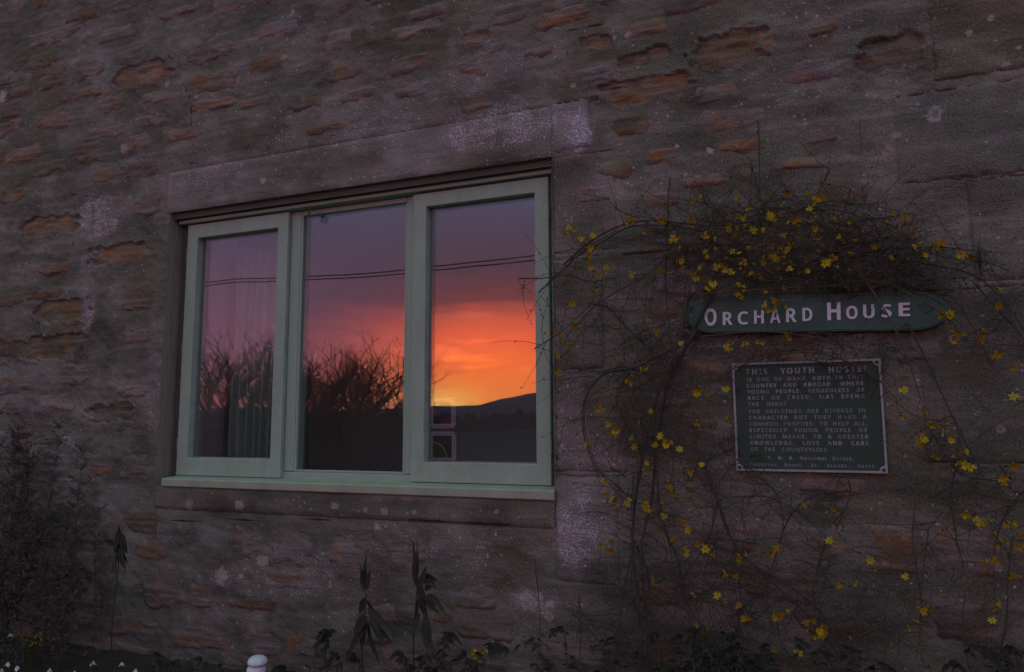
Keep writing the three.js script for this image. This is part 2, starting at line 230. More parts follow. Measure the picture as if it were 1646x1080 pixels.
// photo stones: centre, width, height in pixels, tint, how far it stands out of the mortar (0 buried to 1)
const SEEN = [[230, 118, 84, 28, 'o', 1], [340, 133, 84, 38, 'o', 0.8], [283, 20, 62, 16, 'r', 0.8], [130, 150, 80, 20, 'o', 0.7], [85, 195, 72, 30, 'o', 0.6], [35, 248, 66, 24, 'o', 0.7], [75, 270, 64, 24, 'm', 0.8], [170, 280, 48, 26, 'o', 0.8], [345, 166, 74, 20, 'o', 0.6], [295, 215, 60, 22, 'o', 0.5], [335, 86, 84, 28, 'r', 0.7], [60, 98, 88, 26, 'm', 0.6], [135, 20, 54, 28, 'm', 0.5], [247, 157, 56, 22, 'r', 0.7], [85, 58, 84, 24, 'l', 0.7], [190, 52, 70, 22, 'l', 0.6], [165, 213, 72, 22, 'l', 0.6], [240, 195, 66, 24, 'l', 0.6], [450, 42, 76, 32, 'l', 0.7], [432, 96, 70, 26, 'o', 0.7], [545, 64, 52, 30, 'l', 0.6], [690, 18, 80, 24, 'r', 0.8], [672, 46, 84, 24, 'l', 0.7], [552, 116, 84, 26, 'm', 0.5], [580, 150, 64, 20, 'r', 0.8], [525, 204, 88, 18, 'o', 0.7], [665, 142, 70, 26, 'l', 0.5], [765, 62, 44, 14, 'o', 0.9], [765, 165, 54, 28, 'o', 0.7], [762, 100, 70, 34, 'l', 0.6], [480, 165, 70, 24, 'm', 0.5], [410, 160, 60, 28, 'g', 0.5], [905, 27, 90, 30, 'o', 0.8], [955, 68, 54, 18, 'o', 0.9], [1040, 46, 72, 26, 'b', 0.7], [1170, 78, 112, 48, 'b', 1], [1056, 86, 38, 18, 'o', 0.9], [1018, 98, 44, 16, 'o', 0.9], [1036, 144, 144, 32, 'b', 1], [1015, 200, 66, 34, 'b', 0.8], [1066, 248, 64, 24, 'b', 0.7], [866, 82, 56, 18, 'r', 0.8], [958, 120, 66, 28, 'l', 0.7], [1192, 234, 92, 26, 'b', 0.7], [990, 270, 60, 34, 'm', 0.7], [1432, 86, 108, 44, 'm', 1], [1232, 66, 26, 28, 'o', 0.8], [1322, 44, 52, 20, 'b', 0.7], [1312, 112, 112, 34, 'l', 0.7], [1285, 262, 92, 22, 'b', 0.8], [1320, 220, 60, 24, 'r', 0.6], [1180, 190, 120, 40, 'r', 0.5], [1150, 150, 90, 30, 'l', 0.5], [80, 363, 82, 30, 'o', 1], [190, 408, 84, 26, 'o', 0.9], [85, 430, 56, 22, 'b', 0.7], [75, 472, 74, 18, 'm', 0.7], [15, 482, 54, 24, 'm', 0.8], [98, 499, 72, 32, 'm', 1], [86, 558, 76, 32, 'm', 1], [28, 564, 60, 26, 'm', 0.9], [220, 488, 52, 18, 'o', 0.8], [220, 541, 46, 22, 'r', 0.9], [180, 664, 72, 26, 'm', 0.9], [214, 628, 60, 20, 'r', 0.8], [118, 600, 62, 40, 'g', 0.5], [225, 836, 70, 44, 'm', 0.8], [240, 886, 60, 26, 'b', 0.7], [262, 957, 74, 40, 'g', 1], [325, 957, 44, 36, 'g', 1], [405, 966, 80, 26, 'd', 0.9], [768, 963, 72, 38, 'g', 1], [775, 1010, 96, 34, 'm', 0.8], [1440, 884, 84, 76, 'b', 0.8], [1060, 320, 70, 26, 'r', 0.7], [955, 310, 66, 30, 'l', 0.6], [1130, 290, 84, 26, 'r', 0.7], [690, 985, 90, 30, 'g', 0.6], [1340, 780, 130, 30, 'r', 0.5], [1310, 870, 100, 50, 'l', 0.5], [1170, 860, 110, 50, 'l', 0.5], [1560, 1010, 150, 50, 'd', 0.9], [1330, 1000, 120, 44, 'd', 0.8], [1560, 880, 130, 90, 'g', 0.6], [1370, 310, 40, 30, 'r', 0.6], [1430, 370, 110, 40, 'r', 0.5], [1400, 450, 110, 40, 'l', 0.5], [1070, 500, 70, 34, 'r', 0.6], [1080, 640, 80, 40, 'g', 0.6], [1150, 690, 60, 44, 'g', 0.6], [1060, 950, 80, 40, 'g', 0.7], [1480, 560, 90, 60, 'g', 0.5]];
const rs = rng(77);
const plan = [];
for (const [px, py, w, h, t, e] of SEEN) { const [x, y, sx, sy] = pxr(px, py); const sunk = 'obm'.includes(t) && e > 0.85; plan.push({ x, y, w: w * sx * (sunk ? 1.12 : 1.15), h: h * sy * (sunk ? 1.2 : 1.2), t, e, rot: (rs() - 0.5) * 0.06, sunk }); }
const hits = (x, y, w, h, o, m) => Math.abs(x - o.x) < (w + o.w) / 2 - m && Math.abs(y - o.y) < (h + o.h) / 2 - m;
const blocks = [{ x: (OP.x0 + OP.x1) / 2, y: (OP.y0 + OP.y1) / 2, w: OP.x1 - OP.x0, h: OP.y1 - OP.y0 }, ...DRESSED.map((d) => ({ x: (d.x0 + d.x1) / 2, y: (d.y0 + d.y1) / 2, w: d.x1 - d.x0, h: d.y1 - d.y0 }))];
for (let y = 0.14, row = 0; y < 4.35; row++) {                           // the rest in rough courses
  const h = 0.10 + rs() * 0.085;
  for (let x = -4.85 - rs() * 0.3; x < 1.1;) {
    const w = 0.17 + rs() * rs() * 0.42 + rs() * 0.08, cx = x + w / 2, cy = y + h / 2 + (rs() - 0.5) * 0.025, ww = w * 1.04, hh = h * (0.96 + rs() * 0.2);
    x += w + 0.012;
    const kind = 'llllggggrrrbmd'[Math.floor(rs() * 14)], ex = 0.25 + rs() * 0.5, ro = (rs() - 0.5) * 0.09;
    if (cx < -4.6 && cy < 0.4) continue;
    if (blocks.some((o) => hits(cx, cy, ww, hh, o, 0.012)) || plan.slice(0, SEEN.length).some((o) => hits(cx, cy, ww, hh, o, 0.028))) continue;
    plan.push({ x: cx, y: cy, w: ww, h: hh, t: kind, e: ex, rot: ro });
  }
  y += h + 0.008;
}
// only what the photograph can see, largest first
const seenBy = (s) => { const v = V(s.x, s.y, 0).project(camera); return Math.abs(v.x) < 1.06 && Math.abs(v.y) < 1.08; };
let SUNK = [];
function outline(s, u, v, X, Y) { const n = fbm(X * 16 + s.x * 9, Y * 22, 4), n2 = noise(X * 7 + 5, Y * 9 + s.y * 7); return Math.pow(Math.pow(Math.abs(u + 0.16 * n2), 5) + Math.pow(Math.abs(v + 0.25 * n2 + 0.15 * u * (hash(Math.round(s.x * 991), 5) - 0.5)), 5), 1 / 5) * (1 + 0.6 * n); }
function mortarZ(x, y) { let z = mortarBase(x, y); for (const s of SUNK) { const dx = x - s.x, dy = y - s.y; if (Math.abs(dx) < s.w * 0.62 && Math.abs(dy) < s.h * 0.7) { const d = outline(s, dx / (s.w / 2), dy / (s.h / 2), x, y); z = mix(z + 0.006 * (1 - smooth(0.95, 1.3, d)), -0.016, 1 - smooth(0.82, 0.95, d)); } } return z; }
function mortarBase(x, y) { return 0.0065 * fbm(x * 4.5, y * 6, 3) + 0.004 * noise(x * 22, y * 26) + 0.0022 * noise(x * 60, y * 70); }
function stoneGeo(s, power, step, hf) {
  const nx = Math.max(6, Math.round((s.w * 1.12) / step)), ny = Math.max(5, Math.round((s.h * 1.2) / step)), pos = [], uv = [], idx = [], c = Math.cos(s.rot ?? 0), sn = Math.sin(s.rot ?? 0);
  for (let j = 0; j <= ny; j++) for (let i = 0; i <= nx; i++) {
    const a = (i / nx - 0.5) * s.w * 1.12, b = (j / ny - 0.5) * s.h * 1.2, lx = a * c - b * sn, ly = a * sn + b * c, X = s.x + lx, Y = s.y + ly;
    pos.push(lx, ly, hf(a / (s.w / 2), b / (s.h / 2), X, Y)); uv.push(...uvOf(X, Y));
  }
  for (let j = 0; j < ny; j++) for (let i = 0; i < nx; i++) { const q = j * (nx + 1) + i; idx.push(q, q + 1, q + nx + 1, q + 1, q + nx + 2, q + nx + 1); }
  const g = new THREE.BufferGeometry(); g.setAttribute('position', new THREE.Float32BufferAttribute(pos, 3)); g.setAttribute('uv', new THREE.Float32BufferAttribute(uv, 2)); g.setIndex(idx); g.computeVertexNormals(); return g;
}
SUNK = plan.filter((s) => s.sunk);
let nStone = 0; const rest = [];
for (const s of plan) {
  const single = seenBy(s) && ++nStone <= 288;
  const geo = stoneGeo(s, 4, 0.011, (u, v, X, Y) => {
    const d = outline(s, u, v, X, Y), n = fbm(X * 16 + s.x * 9, Y * 22, 4);
    if (s.sunk) return -0.0085 + 0.005 * (s.e - 0.6) + 0.009 * fbm(X * 8, Y * 36, 3) + 0.006 * n;
    return mix(-0.014, 0.001 + 0.006 * s.e, 1 - smooth(0.60, 1.05, d)) + 0.006 * fbm(X * 8, Y * 36, 3) + 0.005 * n - 0.003 * v * hash(nStone, 3);
  });
  const tint = TINT[s.t][nStone % 3], col = [], P = geo.attributes.position, smear = s.sunk ? 0.14 : 0.26 + 0.5 * (1 - s.e);
  for (let i = 0; i < P.count; i++) {
    const X = s.x + P.getX(i), Y = s.y + P.getY(i), a = Math.abs(P.getX(i)) / (s.w / 2), b = Math.abs(P.getY(i)) / (s.h / 2), w = clamp(smear + 0.9 * fbm(X * 10 + 3, Y * 15 + s.x, 3) + 0.55 * smooth(0.55, 1.0, Math.max(a, b)) - 0.08), v = 1 + 0.35 * fbm(X * 6 + 40, Y * 12, 3);
    col.push(...[0.40, 0.372, 0.352].map((m, c) => mix(tint[c] * v * [0.97, 1.05, 1][c], m, w)));
  }
  geo.setAttribute('color', new THREE.Float32BufferAttribute(col, 3)); if (single) put('stone', geo, stoneMat, wall, [s.x, s.y, 0]); else rest.push(geo.translate(s.x, s.y, 0));
}
if (rest.length) put('rubble', mergeGeometries(rest), stoneMat, wall).userData.kind = 'stuff';   // stones past the edge of the picture
for (const d of DRESSED) {
  const s = { x: (d.x0 + d.x1) / 2, y: (d.y0 + d.y1) / 2, w: d.x1 - d.x0, h: d.y1 - d.y0 }, key = ['lintel', 'stone_sill'].includes(d.name);
  const g = stoneGeo({ ...s, w: s.w / (key ? 1.12 : 1), h: s.h / (key ? 1.2 : 1) }, d.power, 0.012, (u, v, X, Y) => {
        const ax = Math.min(X - d.x0, d.x1 - X), ay = Math.min(Y - d.y0, d.y1 - Y), edge = Math.min(ax, ay) + 0.012 * fbm(X * 24, Y * 24, 3);
    return d.proud - (key ? 0.006 : 0.006) * (1 - smooth(-0.002, 0.012, edge)) - (edge < -0.008 && !key ? 0.02 : 0) + 0.003 * fbm(X * 12, Y * 16, 3) + 0.0012 * noise(X * 70, Y * 70);
  });
  put(d.name, g, dressedTint(...d.tint), wall, [s.x, s.y, 0]);
}
{ // the mortar face with the opening left free
  const lines = (a, b, marks, step) => { const o = [], m = [a, ...marks, b]; for (let k = 0; k + 1 < m.length; k++) { const n = Math.max(1, Math.round((m[k + 1] - m[k]) / step)); for (let i = 0; i < n; i++) o.push(mix(m[k], m[k + 1], i / n)); } o.push(b); return o; };
  const xs = lines(-5.6, 1.8, [-4.5, OP.x0, OP.x1, 0.85], 0.0095), ys = lines(-0.3, 4.7, [OP.y0, OP.y1], 0.0095), pos = [], uv = [], idx = [], nx = xs.length;
  for (const y of ys) for (const x of xs) {
    let z = mortarZ(x, y), dressed = 0;
    for (const d of DRESSED) { const e = Math.min(x - d.x0, d.x1 - x, y - d.y0, d.y1 - y); if (e > -0.004) dressed = Math.max(dressed, smooth(-0.004, 0.012, e)); }
    if (dressed) z = mix(z * 0.6 - 0.002, -0.024, smooth(0.5, 1, dressed));
    const ed = Math.max(OP.x0 - x, x - OP.x1, OP.y0 - y, y - OP.y1); if (ed < 0.03) z = mix(Math.min(z, 0) - 0.002, z, clamp(ed / 0.03));
    pos.push(x, y, z); uv.push(...uvOf(x, y));
  }
  for (let j = 0; j + 1 < ys.length; j++) for (let i = 0; i + 1 < nx; i++) { const cx = (xs[i] + xs[i + 1]) / 2, cy = (ys[j] + ys[j + 1]) / 2; if (cx > OP.x0 && cx < OP.x1 && cy > OP.y0 && cy < OP.y1) continue; const q = j * nx + i; idx.push(q, q + 1, q + nx, q + 1, q + nx + 1, q + nx); }
  const g = new THREE.BufferGeometry(); g.setAttribute('position', new THREE.Float32BufferAttribute(pos, 3)); g.setAttribute('uv', new THREE.Float32BufferAttribute(uv, 2)); g.setIndex(idx); g.computeVertexNormals();
  put('mortar', g, mortarMat, wall);
  // the sides of the opening, and the body of the wall behind
  const box = (x0, x1, y0, y1, z0, z1) => new THREE.BoxGeometry(x1 - x0, y1 - y0, z1 - z0).translate((x0 + x1) / 2, (y0 + y1) / 2, (z0 + z1) / 2);
  const render = grainy(0.26, 0.26, 0.22, 0.3, 5);
  const rv = (w, h) => { const p = new THREE.PlaneGeometry(w, h, Math.round(w / 0.02), Math.round(h / 0.02)), a = p.attributes.position; for (let i = 0; i < a.count; i++) a.setZ(i, 0.002 * noise(a.getX(i) * 30, a.getY(i) * 25)); p.computeVertexNormals(); return p; };
  put('reveal', rv(0.13, OP.y1 - OP.y0).rotateY(Math.PI / 2).translate(OP.x0 - 0.001, (OP.y0 + OP.y1) / 2, -0.064), render, wall);
  put('reveal', rv(0.13, OP.y1 - OP.y0).rotateY(-Math.PI / 2).translate(OP.x1 + 0.001, (OP.y0 + OP.y1) / 2, -0.064), render, wall);
  put('soffit', box(OP.x0 + 0.002, OP.x1 - 0.002, OP.y1 + 0.001, OP.y1 + 0.03, -0.13, -0.012), grainy(0.34, 0.34, 0.29, 0.6, 5, 0.9, 0.3), wall);
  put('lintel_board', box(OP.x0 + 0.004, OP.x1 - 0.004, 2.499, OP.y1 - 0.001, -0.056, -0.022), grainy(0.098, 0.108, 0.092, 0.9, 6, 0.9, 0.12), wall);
  put('opening_floor', box(OP.x0 + 0.002, OP.x1 - 0.002, OP.y0 - 0.03, OP.y0 - 0.001, -0.13, -0.014), render, wall);
  const body = mat(0.62, 0.72, 0.66);
  put('wall_body', mergeGeometries([box(-5.6, OP.x0 - 0.004, -0.3, 4.7, -0.42, -0.05), box(OP.x1 + 0.004, 1.8, -0.3, 4.7, -0.42, -0.05), box(OP.x0 - 0.004, OP.x1 + 0.004, -0.3, OP.y0 - 0.032, -0.42, -0.05), box(OP.x0 - 0.004, OP.x1 + 0.004, OP.y1 + 0.032, 4.7, -0.42, -0.05)]), body, wall);
}
// a weathered plain surface: colour with grain (uv repeats)
function grainy(r, g, b, amount, scale, rough = 0.9, stretch = 1) {
  const n = 256, d = new Uint8Array(n * n * 4);
  for (let j = 0; j < n; j++) for (let i = 0; i < n; i++) {
    const s = (k, q) => { const a = i / n, c = j / n, w = smooth(0.8, 1, a), v = smooth(0.8, 1, c); const f = (x, y) => fbm(x * k * stretch + q, y * k, 4); return mix(mix(f(a, c), f(a - 1, c), w), mix(f(a, c - 1), f(a - 1, c - 1), w), v); };
    const m = 1 + amount * (s(4, 3) * 1.2 + s(30, 9) * 0.9);
    for (let c = 0; c < 3; c++) d[(j * n + i) * 4 + c] = clamp(Math.pow(clamp([r, g, b][c] * m), 1 / 2.2)) * 255;
    d[(j * n + i) * 4 + 3] = 255;
  }
  const t = new THREE.DataTexture(d, n, n); t.colorSpace = THREE.SRGBColorSpace; t.magFilter = THREE.LinearFilter; t.wrapS = t.wrapT = THREE.RepeatWrapping; t.repeat.set(scale * 0.4, scale * 0.4); t.needsUpdate = true;
  return new THREE.MeshPhysicalMaterial({ map: t, roughness: rough, side: THREE.DoubleSide, specularIntensity: rough > 0.75 ? 0 : 0.7 });
}

// ------------------------------------------------------------------ the window
const win = base('casement_window', -1.93, 1.157, -0.09);
tag(win, 'pale sage green timber window of three lights reflecting the orange sunset', 'window');
{
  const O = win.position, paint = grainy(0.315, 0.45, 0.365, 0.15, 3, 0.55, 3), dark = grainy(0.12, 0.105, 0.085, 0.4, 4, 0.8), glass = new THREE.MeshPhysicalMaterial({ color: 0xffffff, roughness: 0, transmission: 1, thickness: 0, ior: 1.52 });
  const bar = (x0, x1, y0, y1, z0, z1, r = 0.004) => { const g = new RoundedBoxGeometry(x1 - x0, y1 - y0, z1 - z0, 2, Math.min(r, (x1 - x0) / 2.2, (y1 - y0) / 2.2, (z1 - z0) / 2.2)); return g.translate((x0 + x1) / 2 - O.x, (y0 + y1) / 2 - O.y, (z0 + z1) / 2 - O.z); };
  const pane = (x0, x1, y0, y1, z) => { const g = new THREE.BoxGeometry(x1 - x0, y1 - y0, 0.004, 14, 30, 1), p = g.attributes.position, k = x0 < -2.5 ? 1 : x0 < -2 ? 2 : 3, tx = [0, 0.0016, -0.0006, 0.0002][k], ty = [0, -0.0012, 0.0008, -0.0003][k]; for (let i = 0; i < p.count; i++) { const X = p.getX(i), Y = p.getY(i); p.setZ(i, p.getZ(i) + tx * Y + ty * X + 0.00022 * noise(X * 3.4 + k * 7, Y * 2.6 + k * 3)); } g.computeVertexNormals(); return g.translate((x0 + x1) / 2 - O.x, (y0 + y1) / 2 - O.y, z - O.z); };
  const FZ = -0.088, BZ = -0.16;
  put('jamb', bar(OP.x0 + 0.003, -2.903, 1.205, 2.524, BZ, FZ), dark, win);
  put('jamb', bar(-0.939, OP.x1 - 0.003, 1.205, 2.524, BZ, FZ), paint, win);
  put('head', bar(-2.901, -0.941, 2.477, 2.5245, BZ, FZ), paint, win);
  put('drip_bar', bar(-2.945, -0.905, 2.480, 2.4975, FZ + 0.001, -0.046, 0.003), paint, win);
  put('mullion', bar(-2.263, -2.207, 1.2375, 2.475, BZ, FZ), paint, win);
  put('mullion', bar(-1.621, -1.581, 1.2375, 2.475, BZ, FZ), paint, win);
  put('bottom_rail', bar(-2.901, -0.941, 1.187, 1.2355, BZ, FZ), paint, win);
  put('fixed_head', bar(-2.205, -1.623, 2.452, 2.4755, BZ, FZ - 0.001), paint, win);
  { // sill with a weathered top, standing out to the wall face
    const s = new THREE.Shape([[-0.13, 0], [0.012, 0], [0.016, 0.004], [0.016, 0.033], [0.011, 0.039], [-0.13, 0.051]].map(([a, b]) => new THREE.Vector2(a, b)));
    const g = new THREE.ExtrudeGeometry(s, { depth: 2.0, bevelEnabled: false }).rotateY(Math.PI / 2);   // local z of the shape becomes x
    g.scale(1, 1, -1); { const ix = g.index, p = g.attributes.position; if (!ix) { for (let i = 0; i < p.count; i += 3) for (const at2 of Object.values(g.attributes)) for (let c = 0; c < at2.itemSize; c++) { const a = at2.array[(i + 1) * at2.itemSize + c]; at2.array[(i + 1) * at2.itemSize + c] = at2.array[(i + 2) * at2.itemSize + c]; at2.array[(i + 2) * at2.itemSize + c] = a; } } g.computeVertexNormals(); }
    g.translate(-2.903 - O.x, 1.1585 - O.y, -O.z); put('sill', g, grainy(0.33, 0.40, 0.295, 0.2, 6, 0.75), win);
  }
  const sash = (x0, x1, gx0, gx1, gy0, gy1) => {
    const y0 = 1.207, y1 = 2.474, z0 = -0.086, z1 = -0.066, parts = [];
    const s = new THREE.Shape([[x0, y0], [x1, y0], [x1, y1], [x0, y1]].map(([a, b]) => new THREE.Vector2(a - O.x, b - O.y)));
    s.holes.push(new THREE.Path([[gx0, gy0], [gx0, gy1], [gx1, gy1], [gx1, gy0]].map(([a, b]) => new THREE.Vector2(a - O.x, b - O.y))));
    const f = new THREE.ExtrudeGeometry(s, { depth: 0.034, bevelEnabled: true, bevelSize: 0.003, bevelThickness: 0.003, bevelSegments: 2, bevelOffset: -0.003 }).translate(0, 0, -0.103 - O.z);
    const m = put('sash', f, paint, win);
    put('glass_pane', pane(gx0 - 0.004, gx1 + 0.004, gy0 - 0.004, gy1 + 0.004, -0.0975), glass, m);
    put('glass_pane', pane(gx0 - 0.004, gx1 + 0.004, gy0 - 0.004, gy1 + 0.004, -0.1135), glass, m);
    const sp = [bar(gx0 - 0.004, gx0 + 0.005, gy0, gy1, -0.1095, -0.1015, 0.001), bar(gx1 - 0.005, gx1 + 0.004, gy0, gy1, -0.1095, -0.1015, 0.001), bar(gx0, gx1, gy1 - 0.005, gy1 + 0.004, -0.1095, -0.1015, 0.001), bar(gx0, gx1, gy0 - 0.004, gy0 + 0.005, -0.1095, -0.1015, 0.001)];
    put('spacer', mergeGeometries(sp), mat(0.25, 0.25, 0.26, 0.5), m);
    for (const hy of [1.36, 1.84, 2.32]) put('hinge', mergeGeometries([new THREE.CylinderGeometry(0.0045, 0.0045, 0.055, 10).translate((x0 < -2 ? x0 - 0.002 : x1 + 0.002) - O.x, hy - O.y, -0.068 - O.z)]), mat(0.16, 0.16, 0.14, 0.6), m);
    put('inner_frame', mergeGeometries([bar(x0 + 0.01, gx0 - 0.006, y0, y1, -0.15, -0.118), bar(gx1 + 0.006, x1 - 0.01, y0, y1, -0.15, -0.118), bar(gx0 - 0.004, gx1 + 0.004, gy1 + 0.006, y1, -0.15, -0.118), bar(gx0 - 0.004, gx1 + 0.004, y0, gy0 - 0.006, -0.15, -0.118)]), paint, m);
  };
  sash(-2.901, -2.265, -2.833, -2.327, 1.292, 2.402);
  sash(-1.579, -0.941, -1.513, -1.003, 1.290, 2.411);
  put('glass_pane', pane(-2.206, -1.622, 1.236, 2.453, -0.104), glass, win);
  put('glass_pane', pane(-2.206, -1.622, 1.236, 2.453, -0.120), glass, win);
  put('glazing_bead', mergeGeometries([bar(-2.2065, -2.196, 1.2365, 2.4515, -0.1015, -0.0905, 0.002), bar(-1.631, -1.6215, 1.2365, 2.4515, -0.1015, -0.0905, 0.002), bar(-2.195, -1.632, 1.2365, 1.246, -0.1015, -0.0905, 0.002)]), paint, win);
}
// the room behind the glass
{
  const w = mat(0.66, 0.80, 0.72), t = 0.1, x0 = -3.7, x1 = -0.2, y0 = 0.45, y1 = 2.75, z0 = -2.6, z1 = -0.425;
  const B = (a, b, c, d, e, f) => new THREE.BoxGeometry(b - a, d - c, f - e).translate((a + b) / 2, (c + d) / 2, (e + f) / 2);
  struct('room_wall', mergeGeometries([B(x0 - t, x0, y0, y1, z0, z1), B(x1, x1 + t, y0, y1, z0, z1), B(x0 - t, x1 + t, y0, y1, z0 - t, z0)]), w, 'pale plaster walls of the dark room behind the window');
  struct('room_floor', B(x0 - t, x1 + t, y0 - t, y0, z0 - t, z1), mat(0.40, 0.46, 0.42, 0.8), 'pale floor of the dark room behind the window');
  struct('room_ceiling', B(x0 - t, x1 + t, y1, y1 + t, z0 - t, z1), mat(0.85, 0.85, 0.84), 'white ceiling of the dark room behind the window');
  struct('window_reveal', mergeGeometries([B(OP.x0 - 0.002, OP.x0 + 0.012, 1.16, 2.55, -0.42, -0.165), B(OP.x1 - 0.012, OP.x1 + 0.002, 1.16, 2.55, -0.42, -0.165), B(OP.x0, OP.x1, 1.130, 1.158, -0.44, -0.165), B(OP.x0, OP.x1, 2.535, 2.558, -0.42, -0.165)]), mat(0.5, 0.48, 0.45), 'white inner sides of the window opening');
  // curtain, drawn to the left light
  const c = base('curtain', -2.5, 2.6, -0.28); tag(c, 'pleated grey green curtain hanging behind the left light of the window', 'curtain');
  const g = new THREE.PlaneGeometry(0.50, 1.95, 170, 30), p = g.attributes.position;
  for (let i = 0; i < p.count; i++) { const x = p.getX(i), y = p.getY(i), k = 0.6 + 0.4 * (0.5 - y / 1.95); p.setZ(i, 0.022 * k * Math.sin(x * 128 + 2.6 * noise(x * 8, 3) + 0.3 * y) + 0.008 * noise(x * 30, y * 2)); p.setX(i, x + 0.012 * noise(x * 9, y * 1.4 + 9)); }
  g.computeVertexNormals();
  put('drape', g.translate(-0.02, -0.98, 0), mat(0.18, 0.24, 0.21, 0.95), c);
  put('curtain_rail', new THREE.CylinderGeometry(0.012, 0.012, 2.3, 10).rotateZ(Math.PI / 2).translate(0.5, 0.02, 0), mat(0.3, 0.3, 0.3, 0.5), c);
}
// two stickers on the inside of the right-hand light
{
  const sticker = (px0, py0, px1, py1, label, draw, name) => {
    const a = at(px0, py0, -0.116), b = at(px1, py1, -0.116), cv = document.createElement('canvas'); cv.width = 256; cv.height = 272; const x = cv.getContext('2d');
    draw(x); const t = new THREE.CanvasTexture(cv); t.colorSpace = THREE.SRGBColorSpace;
    const W = b.x - a.x, H = a.y - b.y, s = new THREE.Shape(), n = 4, r = W * 0.04;     // a stepped, notched outline
    const pts = [[-W / 2 + r * 2, -H / 2], [W / 2 - r * 2, -H / 2], [W / 2 - r * 2, -H / 2 + r * 2], [W / 2, -H / 2 + r * 2], [W / 2, H / 2 - r * 3], [W / 2 - r * 2, H / 2 - r * 2], [W / 2 - r * 2, H / 2], [-W / 2 + r * 2, H / 2], [-W / 2 + r * 2, H / 2 - r * 2], [-W / 2, H / 2 - r * 3], [-W / 2, -H / 2 + r * 2], [-W / 2 + r * 2, -H / 2 + r * 2]];
    s.setFromPoints(pts.map(([u, v]) => new THREE.Vector2(u, v)));
    const g = new THREE.ExtrudeGeometry(s, { depth: 0.0006, bevelEnabled: false }), p = g.attributes.position, uv = g.attributes.uv; for (let i = 0; i < p.count; i++) uv.setXY(i, p.getX(i) / W + 0.5, p.getY(i) / H + 0.5);
    const m = put(name, g, new THREE.MeshStandardMaterial({ map: t, roughness: 0.8 }), scene, [(a.x + b.x) / 2, (a.y + b.y) / 2, -0.1167]); tag(m, label, 'sticker');
  };
  const border = (x) => { x.fillStyle = '#8f8c92'; x.fillRect(0, 0, 256, 272); x.fillStyle = '#38353f'; const r = rng(5); for (let i = 0; i < 14; i++) { for (const [u, v] of [[34 + i * 14, 10], [34 + i * 14, 244]]) x.fillRect(u, v + r() * 6, 5 + r() * 4, 12); for (const [u, v] of [[10, 34 + i * 15], [228, 34 + i * 15]]) x.fillRect(u + r() * 6, v, 12, 5 + r() * 4); } };
  sticker(690, 640, 732, 688, 'upper window sticker with pale toothed border and blue and red middle', (x) => { border(x); x.fillStyle = '#2a2b3c'; x.fillRect(38, 34, 180, 200); x.fillStyle = '#5c2630'; x.beginPath(); x.moveTo(38, 60); x.lineTo(92, 110); x.lineTo(38, 190); x.fill(); x.beginPath(); x.moveTo(218, 150); x.lineTo(218, 234); x.lineTo(110, 234); x.fill(); }, 'window_sticker');
  sticker(689, 694, 733, 743, 'lower window sticker with pale toothed border, green middle and curved line', (x) => { border(x); x.fillStyle = '#33323e'; x.fillRect(38, 34, 180, 200); x.fillStyle = '#204a28'; x.beginPath(); x.moveTo(38, 234); x.lineTo(38, 90); x.quadraticCurveTo(150, 100, 176, 234); x.fill(); x.fillStyle = '#1e4028'; x.beginPath(); x.moveTo(130, 34); x.lineTo(218, 34); x.lineTo(218, 200); x.quadraticCurveTo(190, 90, 130, 34); x.fill(); x.strokeStyle = '#7c8468'; x.lineWidth = 9; x.beginPath(); x.moveTo(38, 92); x.quadraticCurveTo(150, 102, 176, 234); x.stroke(); }, 'window_sticker');
}

